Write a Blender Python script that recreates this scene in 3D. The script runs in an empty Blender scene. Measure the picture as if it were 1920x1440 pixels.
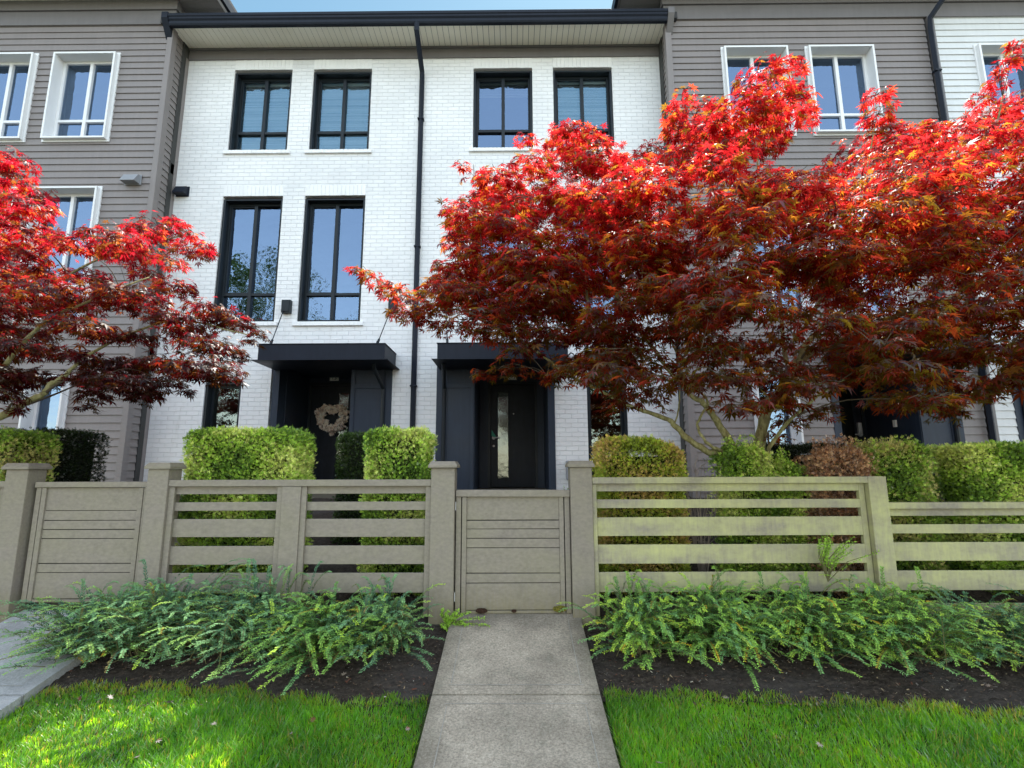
import bpy, math, random
import numpy as np
from mathutils import Vector
random.seed(7)
rng = np.random.RandomState(11)
scene = bpy.context.scene
COL = scene.collection

# ------------------------------------------------------------------ camera model (pixel of the 1920x1440 photo -> point at depth Y)
T, YW, RO, F, ZC = 0.16396995, -0.00644739, -0.00408605, 967.2, 1.2
def mm(a, b): return [[sum(a[i][k]*b[k][j] for k in range(3)) for j in range(3)] for i in range(3)]
cy, sy, ct, st, cr, sr = math.cos(YW), math.sin(YW), math.cos(T), math.sin(T), math.cos(RO), math.sin(RO)
CM = mm([[cr,-sr,0],[sr,cr,0],[0,0,1]], mm([[1,0,0],[0,st,-ct],[0,ct,st]], [[cy,-sy,0],[sy,cy,0],[0,0,1]]))
def at(px, py, Y):
    r = (px-960, py-720, F)
    d = [sum(CM[k][i]*r[k] for k in range(3)) for i in range(3)]
    s = Y/d[1]
    return (d[0]*s, Y, d[2]*s+ZC)

# ------------------------------------------------------------------ materials
def new_mat(name):
    m = bpy.data.materials.new(name); m.use_nodes = True
    nt = m.node_tree
    for n in list(nt.nodes): nt.nodes.remove(n)
    out = nt.nodes.new('ShaderNodeOutputMaterial')
    return m, nt, out
def N(nt, t, **kw):
    n = nt.nodes.new(t)
    for k, v in kw.items():
        if k in n.inputs: n.inputs[k].default_value = v
        else: setattr(n, k, v)
    return n
def L(nt, a, b): nt.links.new(a, b)
def pos(nt): return N(nt, 'ShaderNodeNewGeometry').outputs['Position']
def mapping(nt, v, scale=(1,1,1), rot=(0,0,0)):
    m = N(nt, 'ShaderNodeMapping'); m.inputs['Scale'].default_value = scale; m.inputs['Rotation'].default_value = rot
    L(nt, v, m.inputs['Vector']); return m.outputs['Vector']
def noise(nt, v, scale, detail=4, rough=.55):
    n = N(nt, 'ShaderNodeTexNoise'); n.inputs['Scale'].default_value = scale
    n.inputs['Detail'].default_value = detail; n.inputs['Roughness'].default_value = rough
    L(nt, v, n.inputs['Vector']); return n
def ramp(nt, v, stops):
    r = N(nt, 'ShaderNodeValToRGB'); e = r.color_ramp.elements
    while len(e) < len(stops): e.new(.5)
    for i, (p, c) in enumerate(stops):
        e[i].position = p; e[i].color = tuple(c)+(1,) if len(c) == 3 else c
    L(nt, v, r.inputs['Fac']); return r.outputs['Color']
def mixc(nt, f, a, b, mode='MIX'):
    m = N(nt, 'ShaderNodeMix', data_type='RGBA', blend_type=mode)
    for inp, v in ((m.inputs[0], f), (m.inputs[6], a), (m.inputs[7], b)):
        if hasattr(v, 'type') and not isinstance(v, (tuple, float, int)): L(nt, v, inp)
        else: inp.default_value = v if isinstance(v, (float, int)) else tuple(v)+(1,)
    return m.outputs[2]
def mathn(nt, op, a, b=None):
    m = N(nt, 'ShaderNodeMath', operation=op)
    for i, v in enumerate((a, b)):
        if v is None: continue
        if isinstance(v, (int, float)): m.inputs[i].default_value = v
        else: L(nt, v, m.inputs[i])
    return m.outputs[0]
def bump(nt, h, strength=.3, dist=.01, prev=None):
    b = N(nt, 'ShaderNodeBump'); b.inputs['Strength'].default_value = strength; b.inputs['Distance'].default_value = dist
    L(nt, h, b.inputs['Height'])
    if prev is not None: L(nt, prev, b.inputs['Normal'])
    return b.outputs['Normal']
def principled(nt, out, col, rough=.6, normal=None, metal=0, spec=.5):
    p = N(nt, 'ShaderNodeBsdfPrincipled')
    if isinstance(col, tuple): p.inputs['Base Color'].default_value = col+(1,)
    else: L(nt, col, p.inputs['Base Color'])
    if isinstance(rough, (int, float)): p.inputs['Roughness'].default_value = rough
    else: L(nt, rough, p.inputs['Roughness'])
    p.inputs['Metallic'].default_value = metal
    p.inputs['Specular IOR Level'].default_value = spec
    if normal is not None: L(nt, normal, p.inputs['Normal'])
    L(nt, p.outputs[0], out.inputs['Surface']); return p

def paint(name, c, rough=.5, var=.12, scale=2.5, streak=True, spec=.4, fine=.03):
    m, nt, out = new_mat(name); P = pos(nt)
    n1 = noise(nt, P, scale, 5)
    v = mapping(nt, P, (6, 6, .7)) if streak else P
    n2 = noise(nt, v, 3, 4)
    d = tuple(x*(1-var) for x in c); b = tuple(min(1, x*(1+var)) for x in c)
    base = ramp(nt, n1.outputs['Fac'], [(.3, d), (.7, b)])
    base = mixc(nt, .35, base, ramp(nt, n2.outputs['Fac'], [(.35, tuple(x*(1-var*1.6) for x in c)), (.65, b)]))
    n3 = noise(nt, P, 160, 3)
    rr = mathn(nt, 'ADD', mathn(nt, 'MULTIPLY', n1.outputs['Fac'], .25), rough-.12)
    principled(nt, out, base, rr, bump(nt, n3.outputs['Fac'], fine*6, .002), spec=spec)
    return m

def mat_brick(name, course=.08, length=.215, soldier=False):
    m, nt, out = new_mat(name); P = pos(nt)
    w = noise(nt, P, 9, 3)
    wob = N(nt, 'ShaderNodeVectorMath', operation='MULTIPLY_ADD')
    L(nt, w.outputs['Color'], wob.inputs[0]); wob.inputs[1].default_value = (.016, .016, .013); L(nt, P, wob.inputs[2])
    s = N(nt, 'ShaderNodeSeparateXYZ'); L(nt, wob.outputs[0], s.inputs[0])
    c = N(nt, 'ShaderNodeCombineXYZ')
    xx = mathn(nt, 'ADD', s.outputs['X'], mathn(nt, 'MULTIPLY', s.outputs['Y'], 1.0))
    if soldier: L(nt, s.outputs['Z'], c.inputs['X']); L(nt, xx, c.inputs['Y'])
    else: L(nt, xx, c.inputs['X']); L(nt, s.outputs['Z'], c.inputs['Y'])
    b = N(nt, 'ShaderNodeTexBrick')
    b.inputs['Scale'].default_value = 1; b.inputs['Mortar Size'].default_value = .0055
    b.inputs['Mortar Smooth'].default_value = .7; b.inputs['Bias'].default_value = 0
    b.inputs['Brick Width'].default_value = length; b.inputs['Row Height'].default_value = course
    b.inputs['Color1'].default_value = (.3,.3,.3,1); b.inputs['Color2'].default_value = (.9,.9,.9,1)
    if soldier: b.offset = 0
    L(nt, c.outputs[0], b.inputs['Vector'])
    fine = noise(nt, P, 60, 4, .65); mid = noise(nt, P, 14, 3)
    big = noise(nt, P, .8, 4)
    fac = b.outputs['Fac']
    base = ramp(nt, big.outputs['Fac'], [(.3, (.73,.735,.74)), (.7, (.84,.84,.835))])
    # a painter's uneven coat: every brick reads a touch different
    base = mixc(nt, .10, base, b.outputs['Color'], 'MULTIPLY')
    jm = mathn(nt, 'MULTIPLY', fac, ramp_val(nt, noise(nt, P, 3.5, 4, .6).outputs['Fac'], .38, .66))
    base = mixc(nt, mathn(nt, 'MULTIPLY', jm, .34), base, (.42,.43,.45))
    stain = ramp_val(nt, noise(nt, mapping(nt, P, (2.5, 2.5, .5)), 2.2, 5, .7).outputs['Fac'], .58, .78)
    base = mixc(nt, mathn(nt, 'MULTIPLY', stain, .32), base, (.5,.48,.42))
    h = mathn(nt, 'SUBTRACT', 1.0, fac)
    bn = bump(nt, h, .55, .010)
    bn = bump(nt, b.outputs['Color'], .35, .004, bn)
    bn = bump(nt, mid.outputs['Fac'], .35, .008, bn)
    bn = bump(nt, fine.outputs['Fac'], .4, .003, bn)
    principled(nt, out, base, .62, bn, spec=.35)
    return m
def ramp_val(nt, v, lo, hi):
    m = N(nt, 'ShaderNodeMapRange'); m.inputs['From Min'].default_value = lo; m.inputs['From Max'].default_value = hi
    m.clamp = True; L(nt, v, m.inputs['Value']); return m.outputs[0]

def mat_fence(name, c, algae, amount):
    m, nt, out = new_mat(name); P = pos(nt)
    n1 = noise(nt, mapping(nt, P, (1.1, 1.1, 2.4)), 1.9, 5, .6)
    n2 = noise(nt, mapping(nt, P, (3, 5, 5)), 9, 5)
    n3 = noise(nt, mapping(nt, P, (22, 22, 3)), 2.2, 4, .6)  # vertical drip streaks
    base = ramp(nt, n2.outputs['Fac'], [(.3, tuple(x*.85 for x in c)), (.7, tuple(x*1.12 for x in c))])
    a = mathn(nt, 'ADD', mathn(nt, 'MULTIPLY', n1.outputs['Fac'], .75), mathn(nt, 'MULTIPLY', n3.outputs['Fac'], .3))
    f = mathn(nt, 'MULTIPLY', ramp_val(nt, a, .40, .72), amount)
    base = mixc(nt, f, base, algae)
    dirt = ramp_val(nt, noise(nt, P, 7, 6, .7).outputs['Fac'], .56, .74)
    base = mixc(nt, mathn(nt, 'MULTIPLY', dirt, .35), base, tuple(x*.5 for x in c))
    s = N(nt, 'ShaderNodeSeparateXYZ'); L(nt, P, s.inputs[0])
    low = N(nt, 'ShaderNodeMapRange'); low.inputs['From Min'].default_value = .28; low.inputs['From Max'].default_value = -.05
    L(nt, s.outputs['Z'], low.inputs['Value'])
    base = mixc(nt, mathn(nt, 'MULTIPLY', mathn(nt, 'MULTIPLY', low.outputs[0], n3.outputs['Fac']), 1.1), base, (.17,.14,.055))
    bn = bump(nt, n2.outputs['Fac'], .15, .003)
    bn = bump(nt, noise(nt, P, 75, 4).outputs['Fac'], .3, .002, bn)
    principled(nt, out, base, .68, bn, spec=.3)
    return m

def mat_leaf(name, trans=.5, gloss=.07, rough=.38, fm=.35):
    m, nt, out = new_mat(name)
    a = N(nt, 'ShaderNodeAttribute', attribute_name='col')
    b = N(nt, 'ShaderNodeAttribute', attribute_name='tcol')
    d = N(nt, 'ShaderNodeBsdfDiffuse'); t = N(nt, 'ShaderNodeBsdfTranslucent'); g = N(nt, 'ShaderNodeBsdfGlossy')
    L(nt, a.outputs['Color'], d.inputs['Color']); L(nt, b.outputs['Color'], t.inputs['Color'])
    g.inputs['Roughness'].default_value = rough; g.inputs['Color'].default_value = (.9,.9,.9,1)
    m1 = N(nt, 'ShaderNodeMixShader'); m1.inputs[0].default_value = trans
    L(nt, d.outputs[0], m1.inputs[1]); L(nt, t.outputs[0], m1.inputs[2])
    fr = N(nt, 'ShaderNodeFresnel'); fr.inputs['IOR'].default_value = 1.4
    f = mathn(nt, 'MINIMUM', mathn(nt, 'ADD', mathn(nt, 'MULTIPLY', fr.outputs[0], fm), gloss), .6)
    m2 = N(nt, 'ShaderNodeMixShader'); L(nt, f, m2.inputs[0])
    L(nt, m1.outputs[0], m2.inputs[1]); L(nt, g.outputs[0], m2.inputs[2])
    L(nt, m2.outputs[0], out.inputs['Surface']); return m

def mat_glass(name, refl=.45, tint=(.75,.82,.9), thru=(.62,.68,.68)):
    m, nt, out = new_mat(name); P = pos(nt)
    t = N(nt, 'ShaderNodeBsdfTransparent'); t.inputs['Color'].default_value = thru+(1,)
    g = N(nt, 'ShaderNodeBsdfGlossy'); g.inputs['Roughness'].default_value = .10 if name == 'door_glass' else .003; g.inputs['Color'].default_value = tint+(1,)
    L(nt, bump(nt, noise(nt, P, 2.2, 3).outputs['Fac'], .30, .02), g.inputs['Normal'])
    fr = N(nt, 'ShaderNodeFresnel'); fr.inputs['IOR'].default_value = 1.5
    f = mathn(nt, 'MINIMUM', mathn(nt, 'ADD', fr.outputs[0], refl), .95)
    mx = N(nt, 'ShaderNodeMixShader'); L(nt, f, mx.inputs[0]); L(nt, t.outputs[0], mx.inputs[1]); L(nt, g.outputs[0], mx.inputs[2])
    L(nt, mx.outputs[0], out.inputs['Surface']); return m

def mat_soil():
    m, nt, out = new_mat('dark_garden_soil'); P = pos(nt)
    n = noise(nt, P, 28, 8, .75); n2 = noise(nt, P, 2.2, 4)
    c = ramp(nt, n.outputs['Fac'], [(.3, (.016,.011,.008)), (.55, (.062,.047,.036)), (.75, (.15,.12,.092))])
    c = mixc(nt, ramp_val(nt, n2.outputs['Fac'], .45, .7), c, (.085,.075,.068))
    c = mixc(nt, .35, c, ramp(nt, n.outputs['Fac'], [(.3, (.012,.009,.007)), (.7, (.09,.07,.055))]))
    principled(nt, out, c, .95, bump(nt, n.outputs['Fac'], 1, .03), spec=.15); return m
def mat_lawnbase():
    m, nt, out = new_mat('lawn_thatch'); P = pos(nt)
    n = noise(nt, P, 20, 6, .7)
    c = ramp(nt, n.outputs['Fac'], [(.3, (.02,.03,.008)), (.7, (.06,.09,.025))])
    principled(nt, out, c, .95, bump(nt, n.outputs['Fac'], .8, .02), spec=.1); return m
def mat_concrete(name, lo=(.17,.165,.15), hi=(.40,.39,.37)):
    m, nt, out = new_mat(name); P = pos(nt)
    n = noise(nt, P, 70, 8, .8); b = noise(nt, P, 2.1, 5, .65); v = N(nt, 'ShaderNodeTexVoronoi'); v.inputs['Scale'].default_value = 95
    L(nt, P, v.inputs['Vector'])
    c = ramp(nt, n.outputs['Fac'], [(.33, lo), (.66, hi)])
    sx = N(nt, 'ShaderNodeSeparateXYZ'); L(nt, P, sx.inputs[0])
    c = mixc(nt, ramp_val(nt, b.outputs['Fac'], .4, .68), c, mixc(nt, .5, c, tuple(x*.45 for x in lo)))
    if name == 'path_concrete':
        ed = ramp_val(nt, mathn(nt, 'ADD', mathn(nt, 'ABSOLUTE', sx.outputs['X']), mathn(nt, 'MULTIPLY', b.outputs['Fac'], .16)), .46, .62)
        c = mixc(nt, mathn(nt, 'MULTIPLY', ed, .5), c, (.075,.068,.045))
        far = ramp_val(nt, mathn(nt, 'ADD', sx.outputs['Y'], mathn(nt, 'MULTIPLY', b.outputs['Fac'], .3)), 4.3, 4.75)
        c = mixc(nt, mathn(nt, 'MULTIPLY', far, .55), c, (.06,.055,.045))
    c = mixc(nt, mathn(nt, 'MULTIPLY', ramp_val(nt, v.outputs['Distance'], .22, .02), .4), c, (.09,.085,.075))
    c = mixc(nt, mathn(nt, 'MULTIPLY', ramp_val(nt, noise(nt, P, 11, 6, .75).outputs['Fac'], .52, .7), .30), c, (.10,.115,.085))
    bn = bump(nt, n.outputs['Fac'], .5, .005); bn = bump(nt, v.outputs['Distance'], .35, .004, bn)
    principled(nt, out, c, .85, bn, spec=.25); return m

def mat_bark():
    m, nt, out = new_mat('maple_bark'); P = pos(nt)
    n = noise(nt, mapping(nt, P, (5, 5, 2)), 6, 6, .65)
    n2 = noise(nt, P, 40, 5, .7)
    c = ramp(nt, n.outputs['Fac'], [(.3, (.13,.10,.05)), (.5, (.27,.25,.11)), (.7, (.40,.38,.20))])
    sp = ramp_val(nt, noise(nt, mapping(nt, P, (1, 1, 3)), 16, 3).outputs['Fac'], .66, .72)
    c = mixc(nt, mathn(nt, 'MULTIPLY', sp, .7), c, (.42,.36,.26))
    principled(nt, out, c, .8, bump(nt, n2.outputs['Fac'], .7, .008), spec=.25); return m

def mat_soffit():
    m, nt, out = new_mat('vented_soffit'); P = pos(nt)
    s = N(nt, 'ShaderNodeSeparateXYZ'); L(nt, P, s.inputs[0])
    n = noise(nt, P, 1.5, 3)
    c = ramp(nt, n.outputs['Fac'], [(.3, (.84,.80,.66)), (.7, (.90,.87,.75))])
    principled(nt, out, c, .5, None, spec=.3); return m

M = {}
M['brick'] = mat_brick('white_painted_brick')
M['soldier'] = mat_brick('white_painted_soldier_bricks', .08, .24, True)
M['siding'] = paint('warm_grey_siding', (.208,.185,.178), .55, .07)
M['siding_white'] = paint('pale_grey_siding', (.62,.63,.63), .55, .05)
M['trim'] = paint('grey_trim', (.15,.14,.142), .5, .08)
M['navy'] = paint('navy_door_paint', (.026,.036,.056), .45, .18, spec=.22)
M['black'] = paint('black_window_frame', (.012,.017,.022), .42, .2, streak=False, spec=.25, fine=.01)
M['gutter'] = paint('dark_navy_gutter', (.016,.020,.030), .45, .15, spec=.12)
M['white'] = paint('white_window_trim', (.74,.745,.75), .4, .04, streak=False)
M['soffit'] = mat_soffit()
M['soffit_dark'] = paint('grey_soffit', (.26,.25,.245), .6, .05)
M['groove'] = paint('soffit_groove', (.09,.085,.075), .7, .05)
M['roof'] = paint('roof_shingle', (.06,.06,.065), .9, .3)
M['inside'] = paint('dark_interior', (.05,.05,.048), .9, .2)
M['blind'] = paint('white_blind', (.86,.90,.90), .6, .03, streak=False)
M['glass'] = mat_glass('window_glass', .38, (.26,.37,.54))
M['glass_blind'] = mat_glass('glass_over_blind', .22, (.30,.52,.68), (.90,.97,1.0))
M['glass_lo'] = mat_glass('ground_floor_glass', .16, (.5,.6,.6))
M['fence'] = mat_fence('grey_stained_fence', (.222,.193,.162), (.24,.23,.12), .3)
M['fence_algae'] = mat_fence('algae_stained_fence', (.262,.235,.185), (.50,.50,.21), .85)
M['fence_back'] = paint('fence_shadow_board', (.03,.028,.025), .9, .1)
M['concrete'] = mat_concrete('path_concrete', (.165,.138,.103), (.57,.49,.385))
M['concrete_l'] = mat_concrete('lit_path_concrete', (.28,.28,.28), (.48,.48,.48))  # same path concrete, with the left path's brighter light put into the colour
M['soil'] = mat_soil(); M['lawn'] = mat_lawnbase()
M['asphalt'] = paint('asphalt', (.16,.155,.15), .9, .25, streak=False)
M['bark'] = mat_bark()
M['twig_bark'] = paint('maple_twig_bark', (.10,.075,.05), .8, .25, streak=False)
M['maple'] = mat_leaf('maple_leaf', .66, .0, .42, .05)
M['foliage'] = mat_leaf('green_leaf', .25, .0, .5, .15)
M['grass'] = mat_leaf('grass_blade', .72, .0, .45, .14)
M['drybrush'] = mat_leaf('dry_foliage', .25, 0, .6)
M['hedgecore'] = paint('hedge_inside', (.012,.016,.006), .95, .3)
M['stem'] = paint('green_stem', (.13,.12,.05), .8, .2)
M['metal'] = paint('brushed_metal', (.55,.55,.54), .3, .05, streak=False)
M['plate'] = paint('house_number_plate', (.93,.91,.82), .5, .05, streak=False)
M['ink'] = paint('number_ink', (.05,.05,.05), .5, .05, streak=False)
M['wreath'] = mat_leaf('dried_wreath', .1, 0, .6)
M['green'] = paint('green_flyer', (.01,.26,.16), .5, .05, streak=False)
M['vent'] = paint('grey_vent_metal', (.25,.26,.28), .4, .08, streak=False)
M['moss'] = mat_leaf('moss', .2, 0, .7)
M['chip'] = mat_leaf('bark_chip', .1, 0, .7)

# ------------------------------------------------------------------ object helpers
def tag(o, label=None, cat=None, group=None, kind=None):
    if label: o['label'] = label
    if cat: o['category'] = cat
    if group: o['group'] = group
    if kind: o['kind'] = kind
    return o
def empty(name, loc=(0,0,0)):
    o = bpy.data.objects.new(name, None); o.location = loc; COL.objects.link(o); return o
def link(name, me, mats, parent=None):
    o = bpy.data.objects.new(name, me); COL.objects.link(o)
    for m in (mats if isinstance(mats, (list, tuple)) else [mats]): me.materials.append(m)
    if parent is not None:
        o.parent = parent
        acc = Vector((0,0,0)); q = parent
        while q is not None: acc += q.location; q = q.parent
        o.location = -acc
    return o
class MB:
    def __init__(s): s.v = []; s.f = []; s.m = []
    def quad(s, a, b, c, d, m=0):
        i = len(s.v); s.v += [a, b, c, d]; s.f.append((i, i+1, i+2, i+3)); s.m.append(m)
    def box(s, x0, x1, y0, y1, z0, z1, m=0):
        i = len(s.v)
        s.v += [(x0,y0,z0),(x1,y0,z0),(x1,y1,z0),(x0,y1,z0),(x0,y0,z1),(x1,y0,z1),(x1,y1,z1),(x0,y1,z1)]
        for f in ((0,3,2,1),(4,5,6,7),(0,1,5,4),(1,2,6,5),(2,3,7,6),(3,0,4,7)):
            s.f.append(tuple(i+k for k in f)); s.m.append(m)
        return s
    def prism(s, prof, x0, x1, m=0):          # prof: list of (y,z), extruded along X
        i = len(s.v); n = len(prof)
        s.v += [(x0,y,z) for y,z in prof] + [(x1,y,z) for y,z in prof]
        s.f.append(tuple(i+k for k in range(n))); s.m.append(m)
        s.f.append(tuple(i+n+k for k in reversed(range(n)))); s.m.append(m)
        for k in range(n):
            s.f.append((i+k, i+n+k, i+n+(k+1)%n, i+(k+1)%n)); s.m.append(m)
        return s
    def tube(s, pts, rads, n=8, m=0, cap=True):
        pts = [Vector(p) for p in pts]; i0 = len(s.v); up = Vector((0,0,1))
        prev = None
        for k, p in enumerate(pts):
            d = (pts[min(k+1, len(pts)-1)]-pts[max(k-1, 0)])
            d = d.normalized() if d.length > 1e-9 else Vector((0,0,1))
            if prev is None:
                a = d.cross(up if abs(d.z) < .9 else Vector((1,0,0))).normalized()
            else:
                a = (prev-d*prev.dot(d)).normalized()
            prev = a; b = d.cross(a)
            for j in range(n):
                t = 2*math.pi*j/n
                s.v.append(tuple(p+(a*math.cos(t)+b*math.sin(t))*rads[k]))
        for k in range(len(pts)-1):
            for j in range(n):
                a0 = i0+k*n+j; a1 = i0+k*n+(j+1)%n
                s.f.append((a0, a1, a1+n, a0+n)); s.m.append(m)
        if cap:
            s.f.append(tuple(i0+j for j in reversed(range(n)))); s.m.append(m)
            e = i0+(len(pts)-1)*n; s.f.append(tuple(e+j for j in range(n))); s.m.append(m)
        return s
    def build(s, name, mats, parent=None, bevel=0, smooth=False, seg=2):
        me = bpy.data.meshes.new(name); me.from_pydata(s.v, [], s.f)
        me.polygons.foreach_set('material_index', s.m)
        if smooth: me.polygons.foreach_set('use_smooth', [True]*len(s.f))
        me.update(); o = link(name, me, mats, parent)
        if bevel:
            b = o.modifiers.new('bevel', 'BEVEL'); b.width = bevel; b.segments = seg; b.limit_method = 'ANGLE'
        return o
def npmesh(name, v, fsize, mat, parent=None, col=None, tcol=None, smooth=False, faces=None):
    """v (N,3); faces are consecutive runs of fsize vertices unless given"""
    me = bpy.data.meshes.new(name); n = len(v)
    me.vertices.add(n); me.vertices.foreach_set('co', np.ascontiguousarray(v, dtype=np.float32).ravel())
    if faces is None: idx = np.arange(n, dtype=np.int32); nf = n//fsize
    else: idx = faces.astype(np.int32).ravel(); nf = len(faces)
    me.loops.add(len(idx)); me.loops.foreach_set('vertex_index', idx)
    me.polygons.add(nf)
    me.polygons.foreach_set('loop_start', np.arange(0, nf*fsize, fsize, dtype=np.int32))
    me.polygons.foreach_set('loop_total', np.full(nf, fsize, dtype=np.int32))
    if smooth: me.polygons.foreach_set('use_smooth', np.ones(nf, dtype=bool))
    me.update(calc_edges=True)
    for nm, c in (('col', col), ('tcol', tcol)):
        if c is not None:
            a = me.color_attributes.new(nm, 'FLOAT_COLOR', 'POINT')
            rgba = np.ones((n, 4), dtype=np.float32); rgba[:, :3] = c
            a.data.foreach_set('color', rgba.ravel())
    return link(name, me, mat, parent)

# ------------------------------------------------------------------ ground
def gz(x, y):
    """height of the sloping front yard and the raised garden behind the fence"""
    xs = [-30, -8, 0, 1.6, 2.9, 3.5, 4.5, 4.9, 6.0, 8.0, 9.0, 60]
    zs = [-.62, -.62, -.52, -.50, -.33, -.215, .0, .16, .42, .72, .80, .80]
    return float(np.interp(y, xs, zs))
def gza(y):
    xs = [-30, -8, 0, 1.6, 2.9, 3.5, 4.5, 4.9, 6.0, 8.0, 9.0, 60]
    zs = [-.62, -.62, -.52, -.50, -.33, -.215, .0, .16, .42, .72, .80, .80]
    return np.interp(y, xs, zs)
def edge_y(x):
    return np.interp(x, [-6,-4.2,-3.3,-2.6,-2.0,-1.3,-.9,-.53,.5,1.0,1.8,2.4,3.2,4.2,6], [3.62,3.6,3.56,3.60,3.58,3.46,3.44,3.50,3.55,3.58,3.52,3.46,3.36,3.26,3.2])
def sheet(name, x0, x1, ys, off, mat, kind='structure', nx=60, amp=0, seed=1, xcut=None, follow=False):
    r = np.random.RandomState(seed)
    xs = np.linspace(x0, x1, nx+1); v = []; 
    for y in ys:
        for x in xs:
            if follow: q_ = (y-ys[0])/(ys[-1]-ys[0]) if True else 0; e_ = float(edge_y(x))+.06*(x < -.5)-.05; yy = e_+(ys[-1]-e_)*q_
            else: yy = y
            v.append((x, yy, gz(x, yy)+off+(r.uniform(-amp, amp) if amp else 0)))
    f = []
    for j in range(len(ys)-1):
        for i in range(nx):
            xm = (xs[i]+xs[i+1])/2
            if xcut and any(a < xm < b for a, b in xcut): continue
            a = j*(nx+1)+i; f.append((a, a+1, a+nx+2, a+nx+1))
    me = bpy.data.meshes.new(name); me.from_pydata(v, [], f); me.update()
    me.polygons.foreach_set('use_smooth', [True]*len(f))
    o = link(name, me, mat); tag(o, kind=kind); return o
# far ground
g = MB()
for a, b in ((-400, -30), (-30, -8)): pass
YS = [-400, -60, -30, -8]
g.quad((-400,-400,-.75),(400,-400,-.75),(400,400,-.75),(-400,400,-.75))
tag(g.build('ground', M['lawn']), kind='structure')
# lawn, bed, yard
sheet('lawn', -14, 14, list(np.linspace(1.6, 3.75, 30)), -.035, M['lawn'], nx=280, amp=.004, xcut=[(-4.14,-3.10),(-.53,.52)])
sheet('soil_bed', -14, 14, list(np.linspace(3.35, 4.72, 60)), -.02, M['soil'], nx=700, amp=.009, seed=3, follow=True, xcut=[(-4.14,-3.10),(-.53,.52)])
sheet('garden_ground', -14, 14, list(np.linspace(4.70, 10.6, 40)), -.02, M['soil'], nx=120, amp=.012, seed=4)

def slab_path(name, x0, x1, joints, mat):
    mb = MB()
    for a, b in zip(joints[:-1], joints[1:]):
        ys = np.linspace(a+.007, b-.007, 6)
        for j in range(5):
            ya, yb = ys[j], ys[j+1]; za, zb = gz(0, ya)+.03, gz(0, yb)+.03
            mb.quad((x0,ya,za),(x1,ya,za),(x1,yb,zb),(x0,yb,zb))
            mb.quad((x0,ya,za-.14),(x0,ya,za),(x0,yb,zb),(x0,yb,zb-.14))
            mb.quad((x1,ya,za),(x1,ya,za-.14),(x1,yb,zb-.14),(x1,yb,zb))
        mb.quad((x0,a+.004,gz(0,a)-.1),(x1,a+.004,gz(0,a)-.1),(x1,a+.004,gz(0,a+.004)+.03),(x0,a+.004,gz(0,a+.004)+.03))
        # trowelled margin: thin raised lines left by the edging tool
        for (xa, xb) in ((x0+.105, x0+.109), (x1-.109, x1-.105)):
            mb.quad((xa,a+.11,gz(0,a+.11)+.033),(xb,a+.11,gz(0,a+.11)+.033),(xb,b-.11,gz(0,b-.11)+.033),(xa,b-.11,gz(0,b-.11)+.033), 1)
        for yy in (a+.09, b-.09):
            mb.quad((x0+.09,yy,gz(0,yy)+.033),(x1-.09,yy,gz(0,yy)+.033),(x1-.09,yy+.004,gz(0,yy+.004)+.033),(x0+.09,yy+.004,gz(0,yy+.004)+.033), 1)
    o = mb.build(name, [mat, M['edge']]); tag(o, kind='structure'); return o
M['edge'] = paint('concrete_tool_mark', (.30,.285,.25), .8, .3, streak=False)
slab_path('path', -.53, .52, [1.6, 2.3, 3.49, 4.56], M['concrete'])
slab_path('left_path', -4.14, -3.10, [1.6, 2.3, 3.49, 4.56], M['concrete_l'])
for nm, (a, b) in (('garden_path', (-.47, .45)), ('left_garden_path', (-4.0, -3.2))):
    mb = MB()
    ys = np.linspace(4.60, 8.4, 12)
    for j in range(11):
        mb.quad((a,ys[j],gz(0,ys[j])+.02),(b,ys[j],gz(0,ys[j])+.02),(b,ys[j+1],gz(0,ys[j+1])+.02),(a,ys[j+1],gz(0,ys[j+1])+.02))
    tag(mb.build(nm, M['concrete']), kind='structure')
mb = MB(); mb.box(-40, 40, -.2, 1.597, -.7, -.475)
for k in range(-20, 21): mb.box(k*1.5-.006, k*1.5+.006, -.2, 1.59, -.4752, -.4735, 1)
tag(mb.build('sidewalk', [M['concrete_l'], M['asphalt']]), kind='structure')
mb = MB(); mb.box(-60, 60, -11, -2.0, -.74, -.66); mb.box(-60, 60, -2.0, -1.86, -.74, -.53, 1); mb.box(-60, 60, -11.14, -11, -.74, -.53, 1)
for k in range(-12, 13): mb.quad((k*4-.9,-6.55,-.656),(k*4+.9,-6.55,-.656),(k*4+.9,-6.43,-.656),(k*4-.9,-6.43,-.656), 2)
tag(mb.build('road', [M['asphalt'], M['concrete_l'], M['plate']]), kind='structure')

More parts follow.
